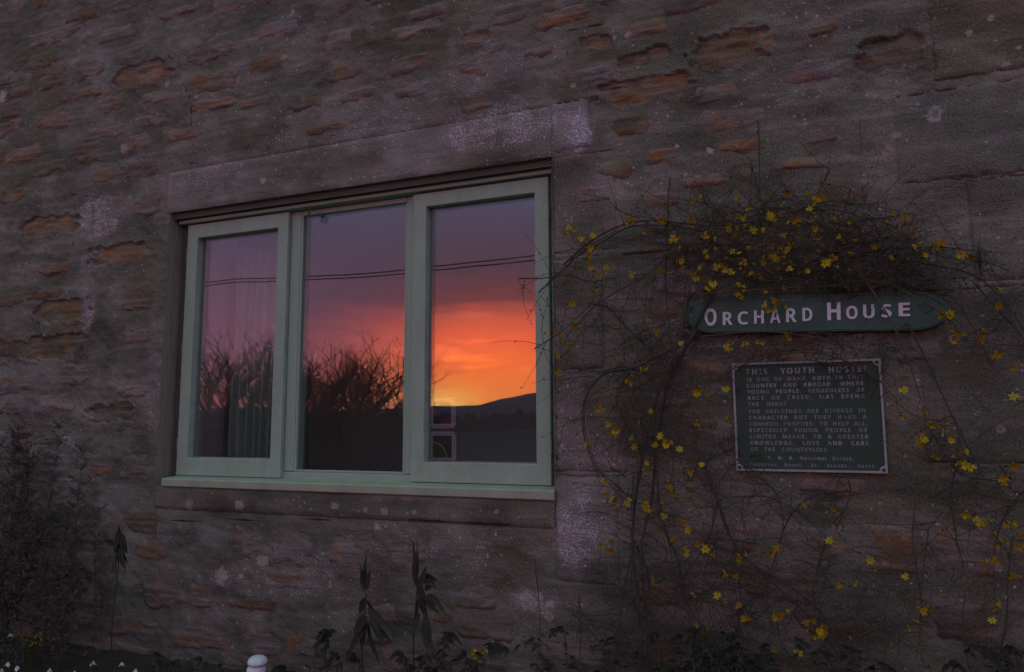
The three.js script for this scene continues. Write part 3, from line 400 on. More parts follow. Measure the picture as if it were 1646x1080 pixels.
// ------------------------------------------------------------------ name board and plaque
{
  const c = at(1300, 503, 0.03), board = base('name_board', c.x, c.y, 0.012); board.rotation.z = R(-2.1);
  tag(board, 'long dark green board with pointed ends and raised pale letters, under the yellow flowers', 'sign');
  const L = 0.427, h = 0.066, outline = (k) => { const l = L - k * 1.5, y = h - k, s = new THREE.Shape(); s.moveTo(-l, 0); s.bezierCurveTo(-l + 0.012, y * 0.5, -l + 0.04, y * 0.98, -l + 0.11, y); s.lineTo(l - 0.11, y); s.bezierCurveTo(l - 0.04, y * 0.98, l - 0.012, y * 0.5, l, 0); s.bezierCurveTo(l - 0.012, -y * 0.5, l - 0.04, -y * 0.98, l - 0.11, -y); s.lineTo(-l + 0.11, -y); s.bezierCurveTo(-l + 0.04, -y * 0.98, -l + 0.012, -y * 0.5, -l, 0); return s; };
  const green = grainy(0.056, 0.115, 0.098, 0.3, 4, 0.7), cream = mat(0.66, 0.72, 0.78, 0.8);
  put('board', new THREE.ExtrudeGeometry(outline(0.004), { depth: 0.014, bevelEnabled: true, bevelSize: 0.004, bevelThickness: 0.004, bevelSegments: 2, curveSegments: 14 }), green, board);
  const rim = outline(0.0085).getPoints(14).map((p) => V(p.x, p.y, 0.0185));
  put('rim', new THREE.TubeGeometry(new THREE.CatmullRomCurve3(rim, true, 'catmullrom', 0.1), 160, 0.002, 5, true), grainy(0.08, 0.15, 0.125, 0.3, 4, 0.6), board);
  const font = await new FontLoader().loadAsync('fonts/droid/droid_sans_bold.typeface.json');
  const LET = [['O', 188, 256, 163, 262], ['R', 292, 349, 183, 258], ['C', 378, 438, 180, 256], ['H', 472, 529, 174, 250], ['A', 564, 624, 170, 246], ['R', 656, 718, 162, 242], ['D', 750, 808, 159, 236], ['H', 893, 970, 128, 230], ['O', 1003, 1068, 148, 224], ['U', 1100, 1166, 140, 220], ['S', 1206, 1264, 138, 214], ['E', 1304, 1370, 130, 208]];
  board.updateMatrixWorld(true);
  for (const [ch, x0, x1, y0, y1] of LET) {
    const g = new TextGeometry(ch, { font, size: 1, depth: 0.1, curveSegments: 8, bevelEnabled: false }); g.computeBoundingBox(); const b = g.boundingBox;
    const A = board.worldToLocal(at(x0 / 3.578 + 1080, (y0 + y1) / 7.156 + 450, 0.036)), B = board.worldToLocal(at(x1 / 3.578 + 1080, (y0 + y1) / 7.156 + 450, 0.036)), T = board.worldToLocal(at((x0 + x1) / 7.156 + 1080, y0 / 3.578 + 450, 0.036)), U = board.worldToLocal(at((x0 + x1) / 7.156 + 1080, y1 / 3.578 + 450, 0.036));
    g.translate(-(b.min.x + b.max.x) / 2, -(b.min.y + b.max.y) / 2, 0); g.scale((B.x - A.x) / (b.max.x - b.min.x), (T.y - U.y) / (b.max.y - b.min.y), 0.04);
    put('letter', g, cream, board, [(A.x + B.x) / 2, (T.y + U.y) / 2, 0.0185]);
  }
  for (const sx of [-1, 1]) put('screw', new THREE.CylinderGeometry(0.0035, 0.0035, 0.004, 10).rotateX(Math.PI / 2).translate(sx * 0.395, 0, 0.02), mat(0.2, 0.2, 0.2, 0.4, { metalness: 0.8 }), board);
}
{
  const PW = 0.474, PH = 0.376, pl = base('plaque', 0.0075, 1.4725, 0.006);
  tag(pl, 'rectangular dark green metal plaque with pale raised border and many lines of lettering', 'plaque');
  const cv = document.createElement('canvas'); cv.width = 1264; cv.height = 1002; const x = cv.getContext('2d'), q = rng(31);
  x.fillStyle = '#384a42'; x.fillRect(0, 0, 1264, 1002);
  for (let i = 0; i < 900; i++) { const s = 10 + q() * 90; x.fillStyle = `rgba(${q() < 0.5 ? '46,58,50' : '70,72,72'},0.05)`; x.beginPath(); x.ellipse(q() * 1264, q() * 1002, s, s * 0.6, q() * 3, 0, 7); x.fill(); }
  const col = (k) => `rgba(${150 + k * 30},${148 + k * 30},${166 + k * 26},${0.45 + 0.5 * k})`;
  // [text, left, right, baseline, size] in shares of the plate
  const T = [['THIS YOUTH HOSTEL', 0.082, 0.93, 0.096, 0.078], ['IS ONE OF MANY, BOTH IN THIS', 0.085, 0.895, 0.162, 0.050], ['COUNTRY AND ABROAD, WHERE', 0.085, 0.895, 0.222, 0.0515], ['YOUNG PEOPLE, REGARDLESS OF', 0.087, 0.898, 0.282, 0.0515], ['RACE OR CREED, MAY SPEND', 0.088, 0.898, 0.340, 0.0515], ['THE NIGHT', 0.089, 0.365, 0.400, 0.050], ['THE BUILDINGS ARE DIVERSE IN', 0.090, 0.899, 0.470, 0.0515], ['CHARACTER BUT THEY HAVE A', 0.090, 0.901, 0.530, 0.0515], ['COMMON PURPOSE: TO HELP ALL,', 0.091, 0.905, 0.590, 0.0515], ['ESPECIALLY YOUNG PEOPLE OF', 0.091, 0.901, 0.650, 0.0515], ['LIMITED MEANS, TO A GREATER', 0.092, 0.903, 0.710, 0.0515], ['KNOWLEDGE, LOVE AND CARE', 0.092, 0.904, 0.770, 0.0515], ['OF THE COUNTRYSIDE.', 0.092, 0.640, 0.832, 0.0515], ['Y. H. A. NATIONAL OFFICE,', 0.215, 0.80, 0.908, 0.047], ['TREVELYAN HOUSE,  ST. ALBANS, HERTS', 0.078, 0.930, 0.972, 0.045]];
  for (const [s, l, r, b, sz] of T) {
    x.font = `${Math.round(sz * 1002)}px sans-serif`; const words = s.split(' ').filter(Boolean), small = s.startsWith('Y.') || s.startsWith('TREV');
    const ws = words.map((w) => [...w].map((ch, i) => { const f = small && i > 0 && /[A-Z]/.test(ch) && !/^(Y\.|H\.|A\.)$/.test(w) ? 0.8 : 1; return { ch, f, w: x.measureText(ch).width * f }; }));
    const total = ws.flat().reduce((a, c) => a + c.w, 0), spare = (r - l) * 1264 - total, nl = ws.flat().length, ls = Math.min(16, Math.max(0.5, (spare * 0.5) / nl)), gap = (spare - ls * (nl - words.length)) / Math.max(1, words.length - 1);
    let X = l * 1264; const worn = 0.5 + q() * 0.3;
    for (const w of ws) { for (const c of w) { x.font = `bold ${Math.round(sz * 1002 * c.f)}px sans-serif`; x.fillStyle = col(clamp(worn + (q() - 0.5) * 0.5)); x.fillText(c.ch, X, b * 1002); X += c.w + ls; } X += gap - ls; }
  }
  const id = x.getImageData(0, 0, 1264, 1002).data, bump = new Uint8Array(1264 * 1002); for (let j = 0; j < 1002; j++) for (let i = 0; i < 1264; i++) bump[(1001 - j) * 1264 + i] = clamp((id[(j * 1264 + i) * 4 + 2] - 80) / 90) * 255;
  const bt = new THREE.DataTexture(bump, 1264, 1002, THREE.RedFormat); bt.magFilter = THREE.LinearFilter; bt.needsUpdate = true;
  const t = new THREE.CanvasTexture(cv); t.colorSpace = THREE.SRGBColorSpace;
  const rect = (w, h) => new THREE.Shape([[-w / 2, -h / 2], [w / 2, -h / 2], [w / 2, h / 2], [-w / 2, h / 2]].map(([a, b]) => new THREE.Vector2(a, b)));
  put('plate', new THREE.ExtrudeGeometry(rect(PW, PH), { depth: 0.01, bevelEnabled: false }), mat(0.07, 0.085, 0.078, 0.6), pl);
  put('lettering', new THREE.PlaneGeometry(PW - 0.014, PH - 0.014).translate(0, 0, 0.0106), new THREE.MeshStandardMaterial({ map: t, bumpMap: bt, bumpScale: 0.0012, roughness: 0.8 }), pl);
  const cream = grainy(0.34, 0.37, 0.40, 0.3, 5, 0.75), fr = rect(PW, PH), hole = new THREE.Path(), w = PW / 2 - 0.0075, h = PH / 2 - 0.0075, k = 0.017;
  hole.moveTo(-w + k, -h); hole.lineTo(w - k, -h); hole.absarc(w, -h, k, Math.PI, Math.PI / 2, true); hole.lineTo(w, h - k); hole.absarc(w, h, k, -Math.PI / 2, -Math.PI, true); hole.lineTo(-w + k, h); hole.absarc(-w, h, k, 0, -Math.PI / 2, true); hole.lineTo(-w, -h + k); hole.absarc(-w, -h, k, Math.PI / 2, 0, true);
  fr.holes.push(hole);
  put('border', new THREE.ExtrudeGeometry(fr, { depth: 0.0045, bevelEnabled: true, bevelSize: 0.001, bevelThickness: 0.001, bevelSegments: 1, bevelOffset: -0.001, curveSegments: 8 }).translate(0, 0, 0.0102), cream, pl);
  for (const sx of [-1, 1]) for (const sy of [-1, 1]) put('screw', new THREE.CylinderGeometry(0.0055, 0.0055, 0.004, 12).rotateX(Math.PI / 2).translate(sx * (w - 0.0045), sy * (h - 0.0045), 0.0172), mat(0.05, 0.042, 0.045, 0.6), pl);
}

// ------------------------------------------------------------------ ground, field, hills
{
  const soil = grainy(0.06, 0.05, 0.04, 0.5, 30), grass = grainy(0.045, 0.075, 0.062, 0.6, 400);
  const g = new THREE.PlaneGeometry(9000, 9000, 90, 90).rotateX(-Math.PI / 2).translate(0, 0, 3000); struct('ground', g, grass, 'dark grassy field in front of the house');
  const b = new THREE.PlaneGeometry(7.4, 1.3, 120, 26).rotateX(-Math.PI / 2).translate(-1.9, 0, 0.63), p = b.attributes.position;
  for (let i = 0; i < p.count; i++) { const x = p.getX(i), z = p.getZ(i); p.setY(i, 0.36 * (1 - smooth(0.75, 1.2, z)) + 0.03 * fbm(x * 6, z * 6, 3) + 0.01); }
  b.computeVertexNormals(); struct('flower_bed', b, soil, 'dark soil of the bed at the foot of the wall');
  const ridge = (name, dist, prof2, m, label) => {
    const pos = [], idx = [], n = 160, rows = 10;
    for (let i = 0; i <= n; i++) { const az = mix(-30, 75, i / n), e = prof2(az) + 0.035 * fbm(az * 1.1, dist, 4), top = Math.tan(R(e)) * dist + 1.45;
      for (let j = 0; j <= rows; j++) { const t = j / rows, d = mix(dist * 0.62, dist * 1.5, t), hgt = t < 0.43 ? smooth(0, 0.43, t) : 1 - smooth(0.43, 1, t); pos.push(-Math.sin(R(az)) * d, Math.max(-4, top * hgt * (t === 0.4 ? 1 : 1) + 0.02 * top * noise(az * 2, t * 9)), Math.cos(R(az)) * d); } }
    for (let i = 0; i < n; i++) for (let j = 0; j < rows; j++) { const q = i * (rows + 1) + j; idx.push(q, q + 1, q + rows + 1, q + 1, q + rows + 2, q + rows + 1); }
    const g2 = new THREE.BufferGeometry(); g2.setAttribute('position', new THREE.Float32BufferAttribute(pos, 3)); g2.setIndex(idx); g2.computeVertexNormals(); struct(name, g2, m, label);
  };
  const pw = (pts) => (az) => { let i = 0; while (i < pts.length - 2 && az > pts[i + 1][0]) i++; const t = clamp((az - pts[i][0]) / (pts[i + 1][0] - pts[i][0])); return mix(pts[i][1], pts[i + 1][1], smooth(0, 1, t)); };
  ridge('hill', 1300, pw([[-30, 1.2], [5, 2.0], [14, 2.3], [19.8, 2.02], [23, 1.7], [26, 1.42], [29, 1.3], [40, 1.0], [75, 0.8]]), mat(0.09, 0.095, 0.10), 'dark moorland hill reflected in the right light');
  ridge('hill', 3600, pw([[-30, 1.2], [10, 2.3], [19.8, 2.3], [22, 2.08], [25, 1.5], [29, 1.1], [75, 0.8]]), mat(0.12, 0.11, 0.11), 'far hazy ridge behind the moorland hill');
}
// trees and hedge across the field, seen in the glass
const barkMat = mat(0.06, 0.053, 0.047), hedgeMat = mat(0.06, 0.062, 0.045);
const polar = (az, d, y = 0) => V(-0.5 - Math.sin(R(az)) * d, y, Math.cos(R(az)) * d);
{
  const grow = (seed, H) => {
    const q = rng(seed), trunk = new MB(), twig = new MB();
    const go = (p, dir, len, r, lev) => {
      const n = 3, pts = [p.clone()]; let c = p.clone(), d = dir.clone();
      for (let k = 0; k < n; k++) { d.x += (q() - 0.5) * 0.5; d.z += (q() - 0.5) * 0.5; d.y += 0.03 + (q() - 0.5) * 0.3; d.normalize(); c = c.clone().addScaledVector(d, len / n); pts.push(c); }
      (lev < 2 ? trunk : twig).tube(pts, r, Math.max(0.0045, r * 0.6), lev < 2 ? 5 : 3);
      if (lev >= 5) return;
      const kids = [4, 3, 3, 2, 2][lev];
      for (let k = 0; k < kids; k++) { const t = 0.45 + 0.55 * ((k + q()) / kids), s = pts[Math.min(n, Math.round(t * n))], a = q() * 6.283, sp = 0.35 + q() * 0.65, nd = d.clone().multiplyScalar(0.75).add(V(Math.cos(a) * sp, 0.12 + 0.2 * q(), Math.sin(a) * sp)).normalize(); go(s, nd, len * (0.62 + q() * 0.22), Math.max(0.005, r * 0.58), lev + 1); }
    };
    for (let k = 0; k < 3; k++) go(V((q() - 0.5) * 0.5, 0, (q() - 0.5) * 0.4), V((q() - 0.5) * 0.9, 1, (q() - 0.5) * 0.5).normalize(), H * (0.40 + 0.08 * q()), 0.055, 0);
    return [trunk.geo(), twig.geo()];
  };
  const kinds = [grow(3, 2.7), grow(8, 2.7), grow(21, 2.7)];
  const spots = [[36.0, 20, 1.12], [37.4, 19.2, 1.0], [39.0, 20.4, 0.92], [41.6, 19.5, 0.95], [43.6, 20.4, 1.16], [45.6, 19.4, 1.06], [47.8, 20, 1.1]];
  const words = ['tallest bare tree in the middle light, next to the hill', 'bare tree in the middle of the middle light', 'low bare tree at the left edge of the middle light', 'bare tree at the right edge of the left light, before the curtain', 'tall bare tree near the middle of the left light', 'bare tree left of the tall one in the left light', 'bare tree at the far left edge of the left light'];
  spots.forEach(([az, d, s], i) => { const o = polar(az, d), t = base('bare_tree', o.x, 0, o.z); t.rotation.y = i * 2.1; t.scale.setScalar(s * 1.2); const [a, b] = kinds[i % 3]; put('trunk', a, barkMat, t); put('twigs', b, barkMat, t).userData.kind = 'stuff'; tag(t, words[i], 'tree', 'bare trees behind the hedge'); });
  // hedge: a woody core inside a ragged coat of leaves
  const hd = base('hedge', polar(38, 17.6).x, 0, polar(38, 17.6).z); tag(hd, 'dark clipped hedge across the field below the bare trees', 'hedge');
  const q = rng(90), lf = new MB(), core = new MB();
  for (let k = 0; k < 26000; k++) {
    const az = 29.4 + q() * 30, o = polar(az, 17.6 + (q() - 0.5) * 1.3), tall = 1.56 + 0.14 * noise(az * 1.1, 2) + 0.1 * noise(az * 4, 5), y = q() < 0.4 ? tall * (0.85 + q() * 0.2) : tall * q(), c = V(o.x - hd.position.x, y, o.z - hd.position.z);
    const a = q() * 6.28, b = q() * 6.28, s = 0.05 + q() * 0.06, d1 = V(Math.cos(a), Math.sin(b), Math.sin(a)).normalize().multiplyScalar(s), d2 = V(-Math.sin(a), Math.cos(b), Math.cos(a)).normalize().multiplyScalar(s * 0.6), n = lf.p.length / 3;
    lf.p.push(c.x - d1.x, c.y - d1.y, c.z - d1.z, c.x + d2.x, c.y + d2.y, c.z + d2.z, c.x + d1.x, c.y + d1.y, c.z + d1.z, c.x - d2.x, c.y - d2.y, c.z - d2.z); lf.i.push(n, n + 1, n + 2, n, n + 2, n + 3);
  }
  for (let az = 29.6; az < 59; az += 0.5) { const o = polar(az, 17.7); core.tube([V(o.x - hd.position.x, 0, o.z - hd.position.z), V(o.x - hd.position.x, 0.8, o.z - hd.position.z), V(o.x - hd.position.x, 1.42, o.z - hd.position.z)], 0.34, 0.26, 7); }
  put('foliage', lf.geo(), hedgeMat, hd).userData.kind = 'stuff'; put('branches', core.geo(), barkMat, hd);
  // a far line of trees under the hill
  const fl = new MB();
  for (let k = 0; k < 9000; k++) { const az = -5 + q() * 50, d = 150 + q() * 60, o = polar(az, d), tall = 3.0 + 2.2 * noise(az * 0.9, 7) + 1.0 * noise(az * 3, 2), c = V(o.x, Math.max(0.2, tall) * Math.sqrt(q()), o.z), s = 0.5 + q() * 0.5, a = q() * 3.14, n = fl.p.length / 3; fl.p.push(c.x - s, c.y, c.z, c.x, c.y + s, c.z - s * Math.cos(a), c.x + s, c.y, c.z, c.x, c.y - s, c.z + s * Math.sin(a)); fl.i.push(n, n + 1, n + 2, n, n + 2, n + 3); }
  tag(put('far_woods', fl.geo(), mat(0.06, 0.06, 0.05)), 'low dark line of far woods at the foot of the hill', 'woods', undefined, 'stuff');
}
// two overhead cables on poles
{
  const bounce = (px, py, z) => { const d = new THREE.Vector3((px - 823) / FPX, -(py - 540) / FPX, -1).transformDirection(M3), h = EYE.clone().addScaledVector(d, (-0.1 - EYE.z) / d.z); d.z *= -1; return h.addScaledVector(d, (z - h.z) / d.z); };
  const wire = (a, b, sag, label) => {
    const A = bounce(...a, 13), B = bounce(...b, 13), dx = B.clone().sub(A), P0 = A.clone().addScaledVector(dx, -1.2), P1 = A.clone().addScaledVector(dx, 2.4), m = new MB(), pts = [];
    for (let i = 0; i <= 60; i++) { const t = i / 60, p = P0.clone().lerp(P1, t); p.y += sag * ((2 * t - 0.9) ** 2 - 0.15); pts.push(p); }
    tag(put('overhead_cable', m.tube(pts, 0.014, 0.014, 6).geo(), mat(0.02, 0.02, 0.02)), label, 'cable', 'overhead cables');
    return [pts[0], pts[60]];
  };
  const [a, b] = wire([322, 454], [862, 410], 0.5, 'upper of the two thin cables crossing the reflected sky');
  wire([322, 460], [862, 418], 0.34, 'lower of the two thin cables crossing the reflected sky');
  for (const [e, l] of [[a, 'left'], [b, 'right']]) { const t = base('utility_pole', e.x, 0, e.z); put('pole', new THREE.CylinderGeometry(0.1, 0.14, e.y + 0.4, 12).translate(0, (e.y + 0.4) / 2, 0.14), mat(0.06, 0.05, 0.04), t); put('crossarm', new THREE.BoxGeometry(0.1, 0.1, 1.0).translate(0, e.y - 0.05, 0.1), mat(0.06, 0.05, 0.04), t); tag(t, `wooden pole carrying the ${l} end of the overhead cables`, 'pole'); }
}

// ------------------------------------------------------------------ winter jasmine
const stemMat = mat(0.085, 0.074, 0.064, 0.9), greenStem = mat(0.085, 0.085, 0.055, 0.8), deadStem = mat(0.12, 0.095, 0.07, 0.9);
{
  const root = base('winter_jasmine', -0.2, 0.36, 0.08);
  tag(root, 'leafless climbing shrub with small yellow flowers around the name board and plaque', 'shrub');
  const O = root.position, q = rng(404), loc = (px, py, z) => at(px, py, z).sub(O);
  // [z offset, radius in mm, kind, px, py, px, py ...]
  const STEMS = [
    [0.05, 2.2, 0, 1077, 285, 1075, 330, 1071, 400, 1071, 470, 1079, 560, 1080, 640], [0.05, 3.2, 0, 905, 425, 950, 387, 1000, 362, 1045, 355, 1090, 358, 1145, 362, 1240, 352], [0.05, 2.6, 0, 915, 420, 960, 392, 1010, 366, 1060, 362, 1130, 372, 1200, 395], [0.03, 1.8, 0, 988, 333, 1012, 345, 1032, 355, 1070, 380], [0.10, 2.0, 0, 835, 447, 872, 447, 915, 444, 945, 452, 1010, 442, 1070, 438],
    [0.08, 2.0, 0, 864, 470, 893, 447, 930, 412, 992, 370], [0.09, 1.8, 0, 858, 561, 880, 548, 905, 532, 950, 490], [0.04, 2.8, 0, 945, 488, 975, 492, 1000, 520, 1045, 560, 1078, 585], [0.03, 2.0, 0, 918, 530, 960, 490, 1040, 440, 1100, 392], [0.03, 2.2, 0, 1219, 193, 1220, 260, 1221, 345, 1224, 400], [0.03, 1.6, 0, 1206, 255, 1216, 300, 1222, 330], [0.03, 1.8, 0, 1125, 295, 1152, 338, 1180, 370], [0.03, 1.6, 0, 1182, 298, 1165, 322, 1152, 338],
    [0.03, 1.6, 0, 1258, 296, 1236, 318, 1222, 345], [0.05, 2.0, 0, 1335, 272, 1312, 312, 1290, 345, 1270, 400], [0.05, 1.9, 0, 1368, 303, 1358, 335, 1348, 368, 1340, 400], [0.04, 2.0, 0, 1262, 352, 1300, 332, 1335, 324, 1380, 329, 1424, 326], [0.05, 2.0, 0, 1310, 385, 1370, 360, 1440, 348, 1468, 341], [0.05, 1.8, 0, 1350, 395, 1400, 386, 1444, 374], [0.05, 2.3, 0, 1310, 408, 1390, 402, 1450, 400, 1510, 397, 1560, 402, 1595, 406], [0.05, 1.8, 0, 1435, 428, 1480, 404, 1515, 393],
    [0.07, 3.0, 2, 1320, 462, 1382, 454, 1430, 460, 1475, 480, 1512, 502], [0.07, 2.6, 2, 1365, 422, 1392, 452, 1425, 502, 1452, 562, 1480, 640], [0.05, 2.2, 0, 1440, 432, 1490, 445, 1530, 478, 1566, 530, 1588, 580], [0.05, 2.2, 0, 1470, 420, 1560, 440, 1605, 474, 1646, 532], [0.05, 1.9, 0, 1560, 448, 1606, 500, 1640, 540, 1660, 570], [0.04, 2.2, 0, 1460, 520, 1490, 582, 1528, 660, 1552, 712, 1580, 760], [0.07, 2.6, 2, 1130, 474, 1230, 466, 1330, 460, 1395, 452], [0.06, 2.0, 2, 1128, 540, 1232, 534, 1330, 546, 1442, 580],
    [0.06, 2.4, 2, 1172, 594, 1235, 572, 1300, 566, 1350, 576, 1400, 600, 1440, 640], [0.06, 1.8, 2, 1300, 580, 1360, 588, 1392, 592, 1418, 612], [0.05, 5.5, 0, 1104, 480, 1092, 545, 1064, 618, 1042, 676, 1030, 748, 1020, 826, 1016, 890, 1030, 1000, 1034, 1120], [0.05, 5.0, 0, 1120, 530, 1078, 600, 1060, 690, 1048, 800, 1030, 880, 1040, 1000, 1044, 1120], [0.05, 4.0, 0, 1150, 470, 1120, 520, 1090, 590, 1062, 660, 1056, 760, 1070, 850, 1090, 900, 1110, 1000, 1130, 1120], [0.04, 3.0, 0, 1080, 560, 1020, 590, 975, 600, 942, 640, 938, 702, 962, 768],
    [0.04, 2.2, 0, 1040, 602, 998, 590, 968, 602, 946, 632, 940, 690, 960, 750, 1000, 800], [0.04, 2.2, 0, 1010, 600, 990, 640, 1010, 690, 1020, 720], [0.05, 4.5, 0, 1120, 720, 1138, 762, 1154, 802, 1168, 852, 1200, 900, 1262, 934, 1320, 985, 1360, 1060], [0.05, 2.2, 0, 1182, 716, 1160, 730, 1122, 746, 1100, 780], [0.06, 2.4, 0, 1184, 736, 1225, 770, 1250, 800, 1259, 850, 1252, 880], [0.04, 2.6, 0, 1365, 790, 1310, 796, 1275, 822, 1256, 856, 1244, 900, 1225, 960], [0.05, 2.4, 0, 1340, 764, 1360, 768, 1367, 790, 1357, 822, 1345, 852], [0.05, 2.0, 0, 1180, 800, 1235, 800, 1300, 830],
    [0.05, 3.0, 0, 1330, 865, 1312, 920, 1306, 970, 1328, 1040, 1350, 1110], [0.05, 2.4, 0, 1215, 912, 1270, 962, 1312, 1002, 1340, 1030], [0.05, 2.0, 0, 1380, 965, 1372, 1020, 1360, 1085], [0.05, 2.4, 0, 1378, 1022, 1430, 1004, 1478, 1002, 1500, 1010], [0.04, 2.4, 2, 1473, 780, 1468, 880, 1480, 950, 1479, 1004, 1484, 1070], [0.04, 1.8, 2, 1492, 850, 1482, 930, 1480, 1000], [0.05, 2.0, 0, 1540, 740, 1528, 790, 1536, 850, 1550, 920], [0.05, 2.0, 0, 1500, 700, 1545, 760, 1600, 775, 1650, 800], [0.05, 1.8, 0, 1646, 790, 1620, 820, 1600, 880, 1600, 960],
    [0.05, 2.6, 0, 955, 912, 1000, 958, 1046, 990, 1070, 1030], [0.05, 2.6, 0, 1020, 868, 1005, 930, 996, 1000, 985, 1090], [0.05, 3.2, 0, 1022, 880, 1040, 920, 1044, 980, 1052, 1090], [0.05, 2.4, 0, 1090, 898, 1098, 950, 1122, 1000, 1150, 1014], [0.05, 2.2, 0, 1155, 800, 1140, 860, 1100, 930, 1060, 990], [0.05, 2.4, 0, 1180, 880, 1190, 960, 1182, 1040, 1180, 1100], [0.05, 2.0, 0, 1230, 1000, 1190, 985, 1120, 965, 1085, 968], [0.05, 2.0, 0, 860, 900, 866, 980, 868, 1060, 870, 1110], [0.05, 2.0, 0, 932, 955, 934, 1020, 930, 1090], [0.05, 2.2, 0, 920, 985, 960, 1030, 985, 1090], [0.05, 2.0, 0, 1245, 985, 1255, 1030, 1290, 1085], [0.05, 2.2, 0, 1600, 1085, 1616, 1000, 1620, 930, 1628, 860], [0.04, 2.0, 0, 1560, 1090, 1548, 1010, 1552, 950],
  ];
  const chains = [], stems = [stemMat, greenStem, deadStem];
  for (const [z, r, k, ...xy] of STEMS) {
    const pts = []; for (let i = 0; i < xy.length; i += 2) pts.push(loc(xy[i] + (q() - 0.5) * 3, xy[i + 1] + (q() - 0.5) * 3, z + (q() - 0.5) * 0.03));
    const c = curve(pts, pts.length * 6); chains.push(c); put('stem', new MB().tube(c, r * 0.00135, r * 0.0007, 6).geo(), stems[k], root);
  }
  // flowers, where the photograph shows them
  const F = [914, 366, 911, 375, 925, 377, 933, 385, 953, 379, 950, 399, 946, 411, 943, 417, 949, 429, 954, 435, 967, 440, 975, 429, 939, 438, 959, 463, 956, 475, 907, 456, 903, 489, 920, 488, 924, 524, 884, 540, 893, 531, 902, 547, 917, 554, 1018, 443, 1059, 436, 1010, 357, 1036, 372, 1068, 329, 1070, 353, 1113, 322, 1111, 352, 1131, 317, 1185, 318, 1082, 384, 1135, 375, 1131, 381, 1134, 404, 1136, 412, 1177, 361, 1171, 368, 1184, 379, 1177, 404, 1096, 420, 1111, 441, 1127, 431, 1157, 425, 1166, 434, 1195, 422, 1143, 454, 1138, 464, 1102, 464, 1184, 472, 1190, 476, 1056, 534, 1095, 552, 1168, 557, 1197, 552, 1229, 468, 1229, 490, 1221, 442, 1210, 442, 1224, 422, 1234, 418, 1238, 346, 1193, 352, 1211, 371, 1333, 296, 1319, 317, 1311, 322, 1306, 327, 1301, 336, 1267, 309, 1237, 350, 1282, 352, 1274, 356, 1311, 367, 1319, 382, 1276, 396, 1257, 396, 1236, 410, 1250, 417, 1244, 414, 1226, 421, 1326, 424, 1339, 415, 1331, 421, 1296, 438, 1269, 432, 1243, 481, 1242, 496, 1247, 484, 1455, 349, 1436, 343, 1422, 359, 1404, 396, 1496, 397, 1505, 396, 1510, 393, 1514, 390, 1478, 392, 1482, 424, 1483, 411, 1461, 417, 1432, 414, 1544, 409, 1560, 411, 1556, 414, 1607, 464, 1604, 492, 1510, 500, 1521, 511, 1526, 509, 1533, 534, 1540, 537, 1546, 539, 1578, 546, 1269, 543, 1228, 550, 1218, 549,
    1035, 596, 1030, 593, 1014, 615, 1008, 612, 1171, 559, 1198, 553, 1121, 632, 1123, 624, 1119, 640, 1137, 632, 1167, 627, 1084, 642, 1045, 664, 961, 652, 1027, 679, 977, 682, 990, 695, 982, 695, 993, 690, 1119, 678, 1168, 673, 944, 713, 1015, 704, 1020, 718, 1054, 716, 1061, 701, 1070, 718, 1078, 712, 1068, 709, 1092, 722, 1039, 744, 1036, 759, 1043, 752, 1094, 753, 1109, 758, 975, 775, 1073, 775, 1076, 782, 1106, 777, 974, 795, 983, 802, 989, 803, 1012, 804, 1038, 805, 1036, 812, 1041, 818, 1081, 792, 1067, 808, 1107, 796, 1067, 830, 1095, 830, 1092, 838, 1106, 852, 1128, 747, 1183, 688, 898, 599, 898, 571, 916, 553, 983, 871, 1001, 874, 978, 886, 984, 884, 967, 877, 978, 910, 1050, 936, 1107, 853, 1122, 875, 1134, 883, 1146, 889, 1104, 890, 1082, 867, 1165, 921, 1183, 926, 1115, 957, 1153, 957, 1165, 966, 1187, 973, 1196, 995, 1202, 994, 1131, 1018, 1187, 899, 1238, 889, 1253, 880, 1248, 884, 1240, 890, 1333, 869, 1335, 885, 1292, 811, 1341, 819, 1399, 901, 1406, 913, 1349, 941, 1376, 937, 1456, 927, 1255, 990, 1296, 1001, 1308, 998, 1318, 1015, 1321, 1020, 1314, 1011, 1327, 1008, 1283, 1050, 1244, 1044, 1494, 973, 1496, 980, 1484, 982, 1461, 1008, 1576, 841, 1580, 844, 1552, 828, 1598, 973, 1595, 998, 1614, 872, 1637, 880, 1642, 861, 1599, 902, 1576, 905, 1629, 926, 1620, 841, 1636, 842, 1609, 770, 1625, 770, 1560, 751, 1546, 745, 1631, 749, 1453, 628, 1451, 668, 1485, 666, 1496, 681, 1511, 683, 1483, 702, 1479, 713, 1487, 708, 1528, 708, 1551, 725, 1547, 740, 1511, 736, 1630, 638, 1628, 591, 1606, 568, 1601, 572, 1581, 530];
  for (let k = 0, n = F.length / 2; k < 297 - n; k++) { const i = 2 * Math.floor(q() * n), near = F[i] > 1040 && F[i] < 1350 && F[i + 1] < 560; if (!near && q() < 0.75) { k--; continue; } F.push(F[i] + (q() - 0.5) * 22, F[i + 1] + (q() - 0.5) * 18); }
  const petal = (g, ang, open, len, w) => {      // a rounded petal of its own, leaning out from the tube
    const o = V(Math.cos(ang) * 0.0012, Math.sin(ang) * 0.0012, 0), d = V(Math.cos(ang) * Math.sin(open), Math.sin(ang) * Math.sin(open), Math.cos(open)), s = V(-Math.sin(ang), Math.cos(ang), 0); g.leaf(o, d, s, len, w, 0, 4, 0.18);
  };
